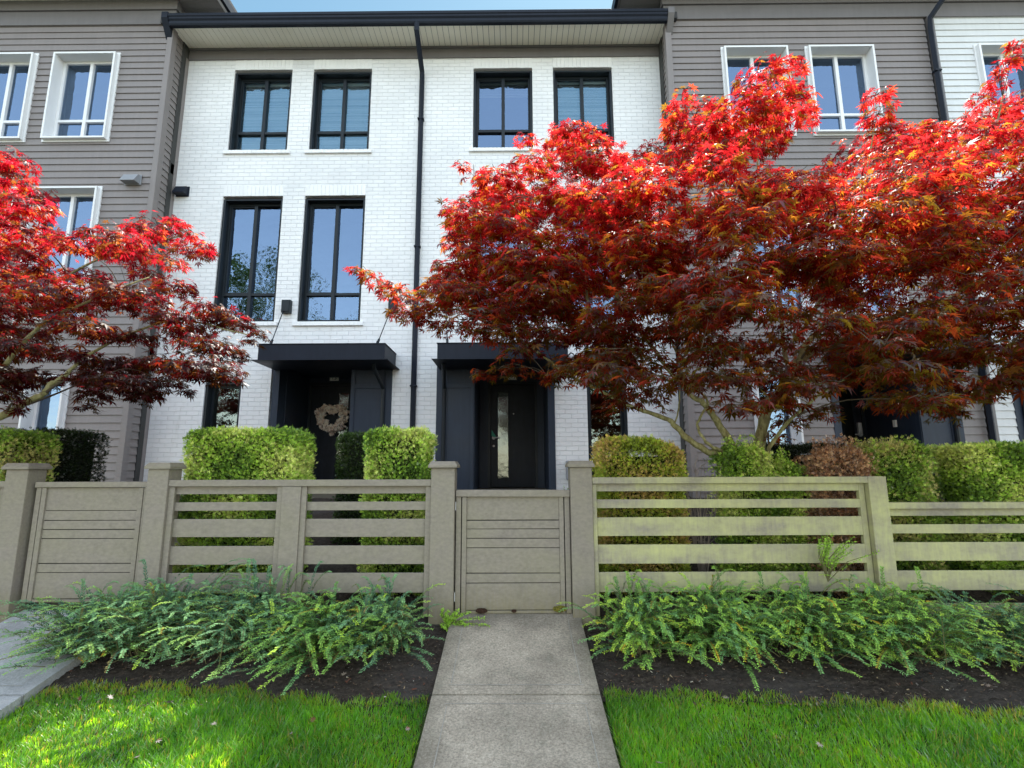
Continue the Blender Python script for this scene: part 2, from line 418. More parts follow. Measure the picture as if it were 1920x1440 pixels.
# ------------------------------------------------------------------ walls
def cuts(lo, hi, vals, step=None):
    s = sorted(set([lo, hi]+[v for v in vals if lo < v < hi]))
    return s
def flat_wall(mb, x0, x1, z0, z1, y, holes, depth, m=0, mr=0):
    xs = cuts(x0, x1, [v for h in holes for v in h[:2]]); zs = cuts(z0, z1, [v for h in holes for v in h[2:]])
    for i in range(len(xs)-1):
        for j in range(len(zs)-1):
            xm, zm = (xs[i]+xs[i+1])/2, (zs[j]+zs[j+1])/2
            if any(h[0] < xm < h[1] and h[2] < zm < h[3] for h in holes): continue
            mb.quad((xs[i],y,zs[j]),(xs[i+1],y,zs[j]),(xs[i+1],y,zs[j+1]),(xs[i],y,zs[j+1]), m)
    for a, b, c, d in holes:
        mb.quad((a,y,c),(a,y,d),(a,y+depth,d),(a,y+depth,c), mr); mb.quad((b,y,d),(b,y,c),(b,y+depth,c),(b,y+depth,d), mr)
        mb.quad((a,y,d),(b,y,d),(b,y+depth,d),(a,y+depth,d), mr); mb.quad((b,y,c),(a,y,c),(a,y+depth,c),(b,y+depth,c), mr)
def lap_wall(mb, x0, x1, z0, z1, y, holes, exp=.13, th=.017, m=0):
    """lap siding on a wall facing -Y: every board leans out to a lip at its bottom edge"""
    z = z0
    while z < z1-1e-6:
        zt = min(z+exp, z1)
        zs = cuts(z, zt, [v for h in holes for v in h[2:]])
        for a, b in zip(zs[:-1], zs[1:]):
            zm = (a+b)/2; hs = [h for h in holes if h[2] < zm < h[3]]
            xs = cuts(x0, x1, [v for h in hs for v in h[:2]])
            ya = y-th*(1-(a-z)/exp); yb = y-th*(1-(b-z)/exp)
            for i in range(len(xs)-1):
                xm = (xs[i]+xs[i+1])/2
                if any(h[0] < xm < h[1] for h in hs): continue
                mb.quad((xs[i],ya,a),(xs[i+1],ya,a),(xs[i+1],yb,b),(xs[i],yb,b), m)
                if a == z: mb.quad((xs[i],y+.004,a),(xs[i+1],y+.004,a),(xs[i+1],ya,a),(xs[i],ya,a), m)
        z = zt
    for a, b, c, d in holes:
        mb.quad((a,y-.01,c),(a,y-.01,d),(a,y+.3,d),(a,y+.3,c), m); mb.quad((b,y-.01,d),(b,y-.01,c),(b,y+.3,c),(b,y+.3,d), m)
        mb.quad((a,y-.01,d),(b,y-.01,d),(b,y+.3,d),(a,y+.3,d), m); mb.quad((b,y-.01,c),(a,y-.01,c),(a,y+.3,c),(b,y+.3,c), m)
def lap_side(mb, x, y0, y1, z0, z1, sgn, exp=.13, th=.017, m=0):
    z = z0
    while z < z1-1e-6:
        zt = min(z+exp, z1); xa = x+sgn*th
        mb.quad((xa,y0,z),(xa,y1,z),(x,y1,zt),(x,y0,zt), m); mb.quad((x,y0,z),(x,y1,z),(xa,y1,z),(xa,y0,z), m); z = zt

def black_window(parent, x0, x1, z0, z1, split, blind=0.0, glass='glass', y=9.0, mull=True, transom=True):
    fw = MB(); yi = y+.155
    t = .045                      # deep box liner
    fw.box(x0+.004, x0+t, y+.025, y+.29, z0+.004, z1-.045); fw.box(x1-t, x1-.004, y+.025, y+.29, z0+.004, z1-.045)
    fw.box(x0+t, x1-t, y+.027, y+.29, z1-.075, z1-.045); fw.box(x0+t, x1-t, y+.028, y+.29, z0+.004, z0+t-.01)
    a, b, c, d = x0+t, x1-t, z0+t-.01, z1-.075; xm = (a+b)/2; zt = z0+(z1-z0)*split
    w = .038
    fw.box(a, a+w, yi, yi+.07, c, d); fw.box(b-w, b, yi, yi+.07, c, d)
    fw.box(a+w, b-w, yi, yi+.07, d-.045, d); fw.box(a+w, b-w, yi, yi+.07, c, c+.04)
    if mull: fw.box(xm-.032, xm+.032, yi-.012, yi+.065, c+.04, d-.045)
    if transom:
        for (p, q) in (((a+w), (xm-.032 if mull else b-w)), ((xm+.032 if mull else b-w), b-w)):
            if q-p > .05: fw.box(p, q, yi-.004, yi+.06, zt-.026, zt+.026)
    # slimmer inner sash around the sliding light
    if mull and transom:
        fw.box(a+w, a+w+.022, yi+.018, yi+.055, zt+.026, d-.045); fw.box(a+w+.022, xm-.032, yi+.018, yi+.055, d-.067, d-.045)
        fw.box(a+w+.022, xm-.032, yi+.018, yi+.055, zt+.026, zt+.048)
    if blind > .5: glass = 'glass_blind'
    o = fw.build('window', M['black'], parent, bevel=.003)
    g = MB(); g.quad((a+.01,yi+.045,c+.01),(b-.01,yi+.045,c+.01),(b-.01,yi+.045,d-.01),(a+.01,yi+.045,d-.01)); g.build('pane', M[glass], o)
    if blind:
        bl = MB(); z = d-.02; k = 0; zl = d-(d-c)*blind
        bl.box(a+.03, b-.03, yi+.10, yi+.14, d-.06, d-.01)
        z = d-.075
        while z > zl:
            jj = random.uniform(-.002, .002)
            bl.quad((a+.035,yi+.105,z-.009+jj),(b-.035,yi+.105,z-.009+jj),(b-.035,yi+.122,z+.009),(a+.035,yi+.122,z+.009)); z -= .021
        bl.build('blind', M['blind'], o)
    # brick sill (rowlock) and soldier course
    s = MB(); n = max(4, int(round((x1-x0+.14)/.078))); bw = (x1-x0+.14)/n
    for k in range(n):
        xx = x0-.07+k*bw; j = random.uniform(-.003, .003)
        s.prism([(y-.045+j, z0-.085), (y+.02, z0-.085), (y+.02, z0-.004), (y-.04+j, z0-.014)], xx+.003, xx+bw-.003)
    s.box(x0-.068, x1+.068, y-.036, y+.018, z0-.083, z0-.02)
    s.build('sill', M['whitebrick'], o, bevel=.004)
    h = MB(); n = int(round((x1-x0)/.078)); bw = (x1-x0)/n
    for k in range(n):
        j = random.uniform(-.0025, .0025); xx = x0+k*bw
        h.box(xx+.003, xx+bw-.003, y-.006+j, y+.022, z1+.004+random.uniform(-.004,.001), z1+.215)
    h.build('lintel', M['whitebrick'], o, bevel=.004)
    return o
M['whitebrick'] = paint('white_painted_single_bricks', (.79,.79,.785), .6, .06, streak=False, fine=.12)

def white_window(parent, x0, x1, z0, z1, y=8.5, mull=True, transom=True, open_dark=False):
    w = MB(); yo = y-.10; t = .035
    w.box(x0, x0+t, yo, y+.18, z0, z1); w.box(x1-t, x1, yo, y+.18, z0, z1)
    w.box(x0+t, x1-t, yo, y+.18, z1-t, z1); w.box(x0+t, x1-t, yo, y+.18, z0, z0+t)
    # flat casing against the siding
    w.box(x0-.035, x0, y-.032, y, z0-.035, z1+.035); w.box(x1, x1+.035, y-.032, y, z0-.035, z1+.035)
    w.box(x0, x1, y-.032, y, z1, z1+.035); w.box(x0, x1, y-.032, y, z0-.035, z0)
    a, b, c, d = x0+t, x1-t, z0+t, z1-t; yi = y+.10; xm = (a+b)/2; f = .05
    w.box(a, a+f, yi, yi+.06, c, d); w.box(b-f, b, yi, yi+.06, c, d)
    w.box(a+f, b-f, yi, yi+.06, d-f, d); w.box(a+f, b-f, yi, yi+.06, c, c+f)
    zt = z0+(z1-z0)*.27
    if mull: w.box(xm-.03, xm+.03, yi-.01, yi+.055, c+f, d-f)
    if transom:
        if mull: w.box(a+f, xm-.03, yi-.004, yi+.05, zt-.025, zt+.025); w.box(xm+.03, b-f, yi-.004, yi+.05, zt-.025, zt+.025)
        else: w.box(a+f, b-f, yi-.004, yi+.05, zt-.025, zt+.025)
    o = w.build('window', M['white'], parent, bevel=.003)
    g = MB(); g.quad((a+.01,yi+.04,c+.01),(b-.01,yi+.04,c+.01),(b-.01,yi+.04,d-.01),(a+.01,yi+.04,d-.01)); g.build('pane', M['glass'], o)
    return o

def entry(parent, x0, x1, px0, px1, y, yd, zf, door, mirror, canopy, number, keypad=False):
    """recessed porch x0..x1 (opening), fixed panel px0..px1 beside it, door in the back wall"""
    ztop = 3.05; e = MB()
    J = .12
    # jambs and panel on the facade plane
    lo, hi = min(x0, px0), max(x1, px1)
    e.box(lo-J, lo, y-.02, yd+.02, zf, ztop); e.box(hi, hi+J, y-.02, yd+.02, zf, ztop)
    # panel (board with raised frame)
    e.box(px0, px1, y-.005, y+.08, zf, ztop-.02)
    e.box(px0+.012, px0+.075, y-.02, y-.005, zf, ztop-.04); e.box(px1-.075, px1-.012, y-.02, y-.005, zf, ztop-.04)
    e.box(px0+.075, px1-.075, y-.02, y-.005, 2.62, 2.70)
    # recess side wall next to the panel, back wall, ceiling, floor
    xs = px0 if px0 >= x1-.01 else px1
    if px0 >= x1-.01: e.box(x1, x1+.05, y+.08, yd, zf, ztop)
    else: e.box(x0-.05, x0, y+.08, yd, zf, ztop)
    d0, d1, dz = door
    e.box(lo, d0-.05, yd, yd+.06, zf, ztop); e.box(d1+.05, hi, yd, yd+.06, zf, ztop); e.box(d0-.05, d1+.05, yd, yd+.06, dz+.05, ztop)
    e.box(lo, hi, y, yd+.06, ztop, ztop+.06)
    for xx in (lo+.14,):
        if not (px0 <= xx <= px1): e.box(lo+.004, lo+.016, y+.25, y+.30, zf, ztop-.03)
    o = e.build('entry_porch', M['navy'], parent, bevel=.003)
    fr = MB()
    fr.box(d0-.05, d0, yd-.012, yd+.05, zf, dz+.05); fr.box(d1, d1+.05, yd-.012, yd+.05, zf, dz+.05); fr.box(d0, d1, yd-.012, yd+.05, dz, dz+.05)
    fr.build('door_frame', M['black'], o, bevel=.002)
    fl = MB(); fl.box(lo, hi, y-.4, yd+.06, zf-.15, zf); fl.build('doorstep', M['concrete'], o)
    dd = MB(); s0, s1 = (d0+.13, d0+.37) if not mirror else (d1-.37, d1-.13)
    zb = zf+.02; q0, q1 = dz-.165, zf+.19
    dd.box(d0+.003, s0, yd+.01, yd+.05, zb, dz-.003); dd.box(s1, d1-.003, yd+.01, yd+.05, zb, dz-.003)
    dd.box(s0, s1, yd+.01, yd+.05, q0+.02, dz-.003); dd.box(s0, s1, yd+.01, yd+.05, zb, q1-.02)
    for a, b, c, d in ((s0, s0+.018, q1-.02, q0+.02), (s1-.018, s1, q1-.02, q0+.02), (s0+.018, s1-.018, q0, q0+.02), (s0+.018, s1-.018, q1-.02, q1)):
        dd.box(a, b, yd-.006, yd+.045, c, d)
    dr = dd.build('door', M['doorwood'], o, bevel=.002)
    gl = MB(); gl.quad((s0+.01,yd+.03,q1-.01),(s1-.01,yd+.03,q1-.01),(s1-.01,yd+.03,q0+.01),(s0+.01,yd+.03,q0+.01)); gl.build('pane', M['glass_door'], dr)
    hx = d0+.065 if not mirror else d1-.065; sg = 1 if not mirror else -1
    h = MB(); hz = zf+.98
    if keypad: h.box(hx-.035, hx+.035, yd-.03, yd+.01, hz-.02, hz+.22)
    h.tube([(hx, yd+.01, hz), (hx, yd-.03, hz)], [.034, .034], 16); h.tube([(hx, yd-.01, hz), (hx, yd-.06, hz), (hx+sg*.13, yd-.065, hz)], [.013, .012, .010], 8)
    MB().tube([(hx, yd+.012, hz-.16), (hx, yd-.01, hz-.16)], [.022, .022], 12).build('keyhole', M['metal'], dr)
    h.build('handle', M['metal'], dr, smooth=False)
    pk = MB(); pk.tube([((d0+d1)/2+.02, yd+.02, zf+1.46), ((d0+d1)/2+.02, yd-.002, zf+1.46)], [.012,.012], 10); pk.build('peephole', M['metal'], dr)
    if number:
        cx = (d0+d1)/2; nb = MB(); nb.box(cx-.09, cx+.09, yd-.03, yd-.005, 2.985, 3.10-.02+.02)
        np_ = nb.build('number_plate', M['plate'], o, bevel=.004)
        if number != 'blank':
            cu = bpy.data.curves.new('digits', 'FONT'); cu.body = number; cu.size = .105; cu.align_x = 'CENTER'; cu.align_y = 'CENTER'; cu.extrude = .002
            ob = bpy.data.objects.new('tmp', cu); COL.objects.link(ob); bpy.context.view_layer.update()
            me = bpy.data.meshes.new_from_object(ob.evaluated_get(bpy.context.evaluated_depsgraph_get())); bpy.data.objects.remove(ob)
            for vv in me.vertices:
                x, yy, z = vv.co; vv.co = (cx+x, yd-.033-z, 3.0425+yy)
            me.materials.clear(); link('digits', me, M['ink'], np_)
    if canopy:
        c0, c1 = canopy; cb = MB(); yf = 8.2+(y-9.0)
        cb.box(c0, c1, yf, yf+.02, 2.965, 3.235); cb.box(c0, c0+.02, yf+.02, y-.002, 2.965, 3.235); cb.box(c1-.02, c1, yf+.02, y-.002, 2.965, 3.235)
        cb.box(c0-.075, c1+.075, yf-.075, y-.002, 2.955, 2.966); cb.box(c0-.012, c1+.012, yf-.012, y-.002, 3.235, 3.247)
        cb.box(c0+.02, c1-.02, yf+.02, y-.002, 3.20, 3.235)
        cn = cb.build('canopy', M['gutter'], o, bevel=.002)
        for xr, xb in ((c0+.15, c0+.05+.02), (c1-.15, c1-.05-.02)):
            br = MB(); br.box(xb-.08, xb+.08, y-.09, y+.001, 4.00, 4.24); br.box(xb-.06, xb+.06, y-.10, y-.09, 4.02, 4.22)
            br.build('bracket', M['black'], cn, bevel=.004)
            rd = MB(); A = Vector((xr, yf+.1, 3.26)); B = Vector((xb-.03, y-.10, 4.03))
            rd.tube([A, A.lerp(B, .12), A.lerp(B, .13), A.lerp(B, .5), B], [.022, .02, .009, .009, .009], 8)
            rd.tube([A+Vector((0,0,-.03)), A+Vector((0,0,.05))], [.03, .014], 8); rd.build('tie_rod', M['black'], cn)
        # small downspout beside the panel
        xd = px0+.02 if mirror is False else px1-.02
        if parent.name.startswith('grey'): xd = px1-.02
        ds = MB(); ds.tube([(xd+(.05 if xd < (px0+px1)/2 else -.05), yf+.25, 2.96), (xd+(.05 if xd < (px0+px1)/2 else -.05), yf+.3, 2.88), (xd, y-.06, 2.62), (xd, y-.05, 2.5), (xd, y-.05, zf)], [.034]*5, 8)
        ds.build('drainpipe', M['black'], o)
    return o
M['doorwood'] = paint('dark_wood_door', (.012,.015,.021), .42, .35, scale=9, spec=.15)
M['glass_door'] = mat_glass('door_glass', .16, (.42,.47,.45))

def downspout(parent, pts, m='gutter', w=.042):
    d = MB(); d.tube(pts, [w*1.2]*len(pts), 4); 
    for (x, y, z) in [p for p in pts[-2:-1]]:
        zz = z-.9
        while zz > 1.2: d.box(x-.06, x+.06, y-.045, y+.05, zz, zz+.03); zz -= 2.6
    return d.build('downspout', M[m], parent, bevel=.006)

# --- white brick pair of townhouses
ZS = 9.50
bx0, bx1 = -6.43, 2.86
house = tag(empty('brick_townhouse', (-1.8, 9, .8)), 'white painted brick townhouse pair with black windows and two dark canopied doors', 'townhouse')
openings = [(-5.50,-4.36,7.26,9.0,.27,1.0), (-3.94,-2.79,7.26,9.0,.27,1.0), (-.79,.365,7.27,8.99,.27,.22), (.77,1.925,7.27,8.99,.27,.62),
            (-5.50,-4.365,3.86,6.31,.23,.0), (-3.95,-2.805,3.855,6.31,.23,.0), (-.79,.365,3.855,6.30,.23,0), (.77,1.925,3.855,6.30,.23,0)]
gopen = [(-5.51,-4.86,.98,2.79), (1.26,1.96,.98,2.79)]
ports = [(-4.34,-2.20,.3,3.11), (-1.38,.69,.3,3.11)]
w = MB(); flat_wall(w, bx0, bx1, .3, 9.22, 9.0, [o[:4] for o in openings]+gopen+ports, .10)
w.build('brick_wall', M['brick'], house)
for i, o in enumerate(openings): black_window(house, *o[:4], o[4], o[5])
for o in gopen: black_window(house, *o, .3, 0, 'glass_lo', mull=False)
f = MB(); f.box(bx0, bx1, 8.972, 9.05, 9.215, 9.42); f.box(bx0, bx1, 8.955, 9.05, 9.422, 9.52)
f.build('frieze_board', M['trim'], house, bevel=.003)
s = MB(); n = 86; pw = (bx1-bx0+.1)/n
for k in range(n):
    xx = bx0-.05+k*pw
    s.box(xx+.004, xx+pw-.004, 8.42, 8.97, 9.462, 9.474)
s.box(bx0-.05, bx1+.05, 8.42, 8.97, 9.4745, 9.485, 1)
s.build('soffit', [M['soffit'], M['groove']], house)
gt = MB(); gt.prism([(8.43,9.40),(8.36,9.40),(8.345,9.43),(8.345,9.48),(8.32,9.51),(8.32,9.545),(8.305,9.56),(8.305,9.61),(8.31,9.615),(8.43,9.615)], bx0-.0, bx1+.0)
gt.build('gutter', M['gutter'], house, bevel=.002)
for xa in (bx0-.12, bx1+.005):
    MB().prism([(8.30,9.64),(8.30,9.52),(8.49,9.22),(8.49,9.64)], xa, xa+.115).build('rake_end', M['gutter' if xa < 0 else 'trim'], house)
rf = MB(); rf.prism([(8.40,9.50),(8.40,9.63),(14.5,10.1),(20,9.63),(20,9.4)], bx0-.2, bx1+.2); rf.build('roof', M['roof'], house)
bk = MB(); bk.box(bx0, bx1, 10.9, 11.0, .3, 9.5); bk.box(bx0, bx0+.02, 9.3, 10.9, .3, 9.5); bk.box(bx1-.02, bx1, 9.3, 10.9, .3, 9.5); bk.box(-1.85, -1.7, 9.3, 10.9, .3, 9.5)
for zz in (3.15, 6.7): bk.box(bx0, bx1, 9.32, 10.9, zz, zz+.2)
bk.build('interior_wall', M['inside'], house)
downspout(house, [(-1.80,8.37,9.42),(-1.80,8.37,9.27),(-1.79,8.93,8.87),(-1.79,8.95,8.74),(-1.79,8.95,.75)])
entry(house, -4.18, -2.91, -2.91, -2.30, 9.0, 10.3, .84, (-4.12,-3.22,2.90), True, (-4.20,-2.13), '15')
entry(house, -.72, .57, -1.27, -.72, 9.0, 10.3, .84, (-.50,.385,2.90), False, (-1.27,.86), 'blank')
ub = MB(); ub.box(.86, 1.0, 8.86, 8.998, 1.02, 1.34); ub.build('utility_box', M['vent'], house, bevel=.006)
# green flyer tucked by the handle of the right door
fy = MB(); fy.quad((-.475,10.27,1.86),(-.39,10.265,1.80),(-.385,10.265,1.84),(-.475,10.27,1.98)); fy.build('flyer', M['green']);
fo = bpy.data.objects['flyer']; tag(fo, 'small green flyer tucked beside the door handle', 'flyer')

# --- grey and pale siding blocks
def block(name, label, cat, x0, x1, mat, wins, corner, z0=.3, extra=None, roofx=None):
    h = tag(empty(name, ((x0+x1)/2, 8.5, .8)), label, cat)
    lw = MB(); lap_wall(lw, x0, x1, z0, 9.55, 8.5, [q[:4] for q in wins]+(extra or []), m=0)
    lw.build('siding_wall', M[mat], h)
    return h
zb, zt_ = 7.14, 8.90
lw_ = [(-12.6,-11.43,zb,zt_),(-10.10,-8.94,zb,zt_),(-8.56,-7.40,zb,zt_),(-12.6,-11.43,3.74,6.19),(-10.10,-8.94,3.74,6.19),(-8.56,-7.40,3.74,6.19),(-8.16,-7.50,1.0,2.76)]
lh = block('grey_townhouse', 'grey lap siding townhouse block left of the white brick pair', 'townhouse', -18, -6.50, 'siding', lw_, True)
for q in lw_: white_window(lh, *q, mull=q[1]-q[0] > .8)
c = MB(); c.box(-6.52, -6.42, 8.47, 8.60, .3, 9.53); c.box(-6.441, -6.425, 8.91, 8.998, .3, 9.21); c.build('corner_trim', M['trim2'] if 'trim2' in M else M['siding'], lh, bevel=.003)
sd = MB(); lap_side(sd, -6.455, 8.60, 9.0, .3, 9.53, 1); sd.build('side_wall', M['siding'], lh)
f = MB(); f.box(-18, -6.40, 8.462, 8.56, 9.535, 9.826); f.box(-18, -6.37, 8.43, 8.56, 9.83, 10.04); f.box(-6.47, -6.40, 8.56, 14, 9.535, 10.04); f.build('frieze_board', M['trim'], lh, bevel=.004)
def block_roof(h, x0, x1, inner, side):
    s = MB(); n = int((x1-x0)/.15); pw = (x1-x0)/n
    for k in range(n): s.box(x0+k*pw+.004, x0+(k+1)*pw-.004, 8.06, 8.46, 10.045, 10.055)
    s.box(x0, x1, 8.06, 8.46, 10.0555, 10.07, 1); s.build('soffit', [M['soffit'], M['groove']], h)
    a, b = (x1, x1+.80) if side > 0 else (x0-.80, x0)
    s2 = MB(); yy = 8.06
    while yy < 14: s2.box(a, b, yy+.003, yy+.147, 10.05, 10.06); yy += .15
    s2.box(a, b, 8.06, 14, 10.0605, 10.07); s2.build('side_soffit', M['soffit_dark'], h)
    e0, e1 = (b, b+.05) if side > 0 else (a-.05, a)
    w_ = MB(); w_.box(e0, e1, 8.04, 14, 10.03, 10.17); w_.build('fascia', M['white'] if side > 0 else M['trim'], h)
    g0, g1 = (e1+.002, e1+.06) if side > 0 else (e0-.06, e0-.002)
    g_ = MB(); g_.box(g0, g1, 8.0, 14, 10.03, 10.18); g_.box(min(x0, g0), max(x1, g1), 7.96, 8.04, 10.0, 10.16); g_.build('gutter', M['gutter'], h)
    r = MB(); r.box(min(x0, g0), max(x1, g1), 8.04, 14, 10.185, 10.25); r.box(x0, x1, 8.56, 14, .3, 10.02) if False else None
    r.build('roof', M['roof'], h)
    v = MB(); v.box(x0, x1, 10.9, 11.0, .3, 10.04); v.box(x0, x0+.02, 8.8, 11, .3, 10.04); v.box(x1-.02, x1, 8.8, 11, .3, 10.04)
    for zz in (3.15, 6.7): v.box(x0, x1, 8.82, 10.9, zz, zz+.2)
    v.build('interior_wall', M['inside'], h)
block_roof(lh, -18, -6.43, None, 1)
def hood(parent, x0, x1, y, z0, z1, mat, name='vent_hood'):
    v = MB(); v.prism([(y-.005,z1),(y-.07,z1-.015),(y-.15,z0+.02),(y-.15,z0),(y-.005,z0)], x0+.02, x1-.02); v.box(x0, x1, y-.012, y, z0-.012, z1+.012)
    return v.build(name, M[mat], parent, bevel=.003)
hood(lh, -6.98, -6.68, 8.48, 6.26, 6.43, 'vent')
hood(house, -6.40, -6.15, 9.0, 6.32, 6.50, 'gutter')

rw = [(3.885,5.06,zb,zt_),(5.44,6.64,zb,zt_),(3.885,5.06,3.74,6.14),(5.44,6.64,3.74,6.14),(3.96,4.66,1.0,2.76)]
rh = block('grey_townhouse', 'grey lap siding townhouse block right of the white brick pair, behind the red maple', 'townhouse', 2.93, 7.70, 'siding', rw, True, extra=[(5.22,7.32,.3,3.11)])
for q in rw: white_window(rh, *q, mull=q[1]-q[0] > .8)
c = MB(); c.box(2.84, 2.95, 8.47, 8.60, .3, 9.53); c.box(2.862, 2.878, 8.91, 8.998, .3, 9.21); c.build('corner_trim', M['siding'], rh, bevel=.003)
sd = MB(); lap_side(sd, 2.885, 8.60, 9.0, .3, 9.53, -1); sd.build('side_wall', M['siding'], rh)
f = MB(); f.box(2.83, 18, 8.462, 8.56, 9.535, 9.826); f.box(2.80, 18, 8.43, 8.56, 9.83, 10.04); f.box(2.83, 2.90, 8.56, 14, 9.535, 10.04); f.build('frieze_board', M['trim'], rh, bevel=.004)
block_roof(rh, 2.86, 18, None, -1)
entry(rh, 5.34, 6.63, 6.63, 7.20, 8.5, 9.8, .84, (5.66,6.56,2.90), True, (5.2,7.27), 'blank', keypad=True)
pl = MB(); pl.box(6.595, 6.628, 9.0, 9.06, 1.9, 2.02); pl.build('doorbell', M['plate'], rh)
downspout(rh, [(8.0,8.0,10.0),(7.96,8.02,9.85),(7.70,8.36,9.40),(7.70,8.38,9.2),(7.70,8.40,.75)])
c = MB(); c.box(7.74, 7.86, 8.46, 8.55, .3, 9.53); c.build('corner_board', M['trim'], rh, bevel=.003)
wh = [(8.56,9.72,zb,zt_),(10.1,11.26,zb,zt_),(8.56,9.72,3.74,6.14),(10.1,11.26,3.74,6.14),(11.2,11.9,1.0,2.76)]
ph = block('pale_townhouse', 'pale siding townhouse at the far right beside the dark downspout', 'townhouse', 7.86, 18, 'siding_white', wh, True, extra=[(8.2,10.4,.3,3.11)])
for q in wh: white_window(ph, *q, mull=q[1]-q[0] > .8)
entry(ph, 8.90, 10.28, 8.32, 8.90, 8.5, 9.8, .84, (9.1,10.0,2.90), False, (8.3,10.3), 'blank')

# ------------------------------------------------------------------ fence
def post(parent, x0, x1, y=4.42, top=1.215, mat='fence'):
    p = MB(); p.box(x0, x1, y, y+.18, -.3, top); o = p.build('post', M[mat], parent, bevel=.006)
    c = MB(); cx, cyy, h = (x0+x1)/2, y+.09, (x1-x0)/2+.022
    i = len(c.v)
    for (hh, z) in ((h, top+.001), (h, top+.022), (h-.022, top+.055)):
        c.v += [(cx-hh,cyy-hh,z),(cx+hh,cyy-hh,z),(cx+hh,cyy+hh,z),(cx-hh,cyy+hh,z)]
    for k in range(2):
        for j in range(4):
            a = i+k*4+j; b = i+k*4+(j+1)%4; c.f.append((a,b,b+4,a+4)); c.m.append(0)
    c.f.append((i+3,i+2,i+1,i)); c.m.append(0); c.f.append((i+8,i+9,i+10,i+11)); c.m.append(0)
    c.build('cap', M[mat], o, bevel=.003); return o
def bx(parent, name, x0, x1, y0, y1, z0, z1, mat='fence', bev=.003):
    b = MB(); b.box(x0, x1, y0, y1, z0, z1); 
    # the slightest sag and twist, so no two boards line up perfectly
    j = [random.uniform(-.0022, .0022) for _ in range(4)]
    b.v = [(x, y+(j[0] if x < (x0+x1)/2 else j[1]), z+(j[2] if x < (x0+x1)/2 else j[3])) for x, y, z in b.v]
    return b.build(name, M[mat], parent, bevel=bev)
ROWS = [(.863,.934),(.646,.793),(.424,.573),(.20,.356)]
def panel(parent, x0, x1, zoff=0, mat='fence', stl=True, strr=True):
    bx(parent, 'board', x0, x1, 4.475, 4.497, 1.0+zoff, 1.064+zoff, mat)
    for a, b in ROWS: bx(parent, 'board', x0, x1, 4.475, 4.497, a+zoff, b+zoff, mat)
    if stl: bx(parent, 'stile', x0-.002, x0+.045, 4.448, 4.474, .02+zoff, 1.064+zoff, mat)
    if strr: bx(parent, 'stile', x1-.045, x1+.002, 4.448, 4.474, .02+zoff, 1.064+zoff, mat)
fa = tag(empty('garden_fence', (-1.8, 4.45, 0)), 'grey slatted fence between the two gates, in front of the clipped hedges', 'fence')
post(fa, -3.122, -2.944); post(fa, -.715, -.515)
bx(fa, 'top_rail', -2.943, -.716, 4.432, 4.505, 1.066, 1.120)
panel(fa, -2.942, -1.976); panel(fa, -1.816, -.717)
bx(fa, 'mid_post', -1.975, -1.817, 4.435, 4.525, -.2, 1.065)
fb = tag(empty('garden_fence', (1.9, 4.45, 0)), 'long algae stained slatted fence right of the centre gate, below the big red maple', 'fence')
post(fb, .459, .643)
bx(fb, 'top_rail', .645, 2.958, 4.43, 4.505, 1.077, 1.130, 'fence_algae')
for a, b in [(1.012,1.076),(.872,.944),(.646,.798),(.424,.577),(.20,.357)]: bx(fb, 'board', .645, 2.902, 4.475, 4.497, a, b, 'fence_algae')
bx(fb, 'stile', .646, .680, 4.448, 4.474, .02, 1.076, 'fence_algae'); bx(fb, 'stile', 2.903, 2.952, 4.478, 4.52, -.1, 1.076, 'fence_algae')
bx(fb, 'post', 2.958, 3.112, 4.425, 4.56, -.3, 1.130, 'fence_algae', .005)
fc = tag(empty('garden_fence', (4.6, 4.5, 0)), 'lower algae stained fence stepping down at the far right', 'fence')
bx(fc, 'top_rail', 3.114, 6.3, 4.45, 4.53, .86, .912, 'fence_algae')
for a, b in [(.800,.858),(.657,.731),(.434,.583),(.202,.357),(.0,.10)]: bx(fc, 'board', 3.114, 6.3, 4.495, 4.517, a, b, 'fence_algae')
bx(fc, 'post', 6.3, 6.46, 4.44, 4.6, -.3, .912, 'fence_algae')
fd = tag(empty('garden_fence', (-5.2, 4.45, 0)), 'grey fence cut off by the left edge, with a capped post beside the left gate', 'fence')
post(fd, -4.335, -4.145); bx(fd, 'top_rail', -6.6, -4.337, 4.432, 4.505, 1.066, 1.120); panel(fd, -6.6, -4.337)
def gate(label, x0, x1, top, ztop, zb, lines, yoff=0):
    g = tag(empty('garden_gate', ((x0+x1)/2, 4.5, 0)), label, 'gate', 'plank garden gates')
    y = 4.50+yoff
    bx(g, 'top_rail', x0-.004, x1+.004, y-.045, y+.05, top, ztop)
    for a, b in ((x0, x0+.042), (x0+.05, x0+.088), (x1-.088, x1-.05), (x1-.042, x1)): bx(g, 'stile', a, b, y-.03, y-.004, zb, top-.001)
    zz = [top-.001]+lines+[zb+.022]
    for a, b in zip(zz[:-1], zz[1:]): bx(g, 'board', x0+.0885, x1-.0885, y-.016, y+.004, b+.006, a, bev=.002)
    bx(g, 'bottom_rail', x0+.0885, x1-.0885, y-.024, y-.004, zb, zb+.022)
    bk = MB(); bk.box(x0+.004, x1-.004, y+.0045, y+.016, zb+.005, top-.002); bk.build('backing_board', M['fence_back'], g)
    return g
g1 = gate('grey plank gate at the left, at the head of the left path', -4.10, -3.13, 1.062, 1.108, .13, [.866,.784,.709,.635,.434,.361])
g2 = gate('grey plank gate in the centre, at the top of the concrete path', -.505, .452, .971, 1.027, .034, [.774,.703,.626,.549,.346,.269])
for zh in (.86, .13): MB().box(-.512, -.506, 4.47, 4.50, zh, zh+.07).build('hinge', M['metal'], g2)
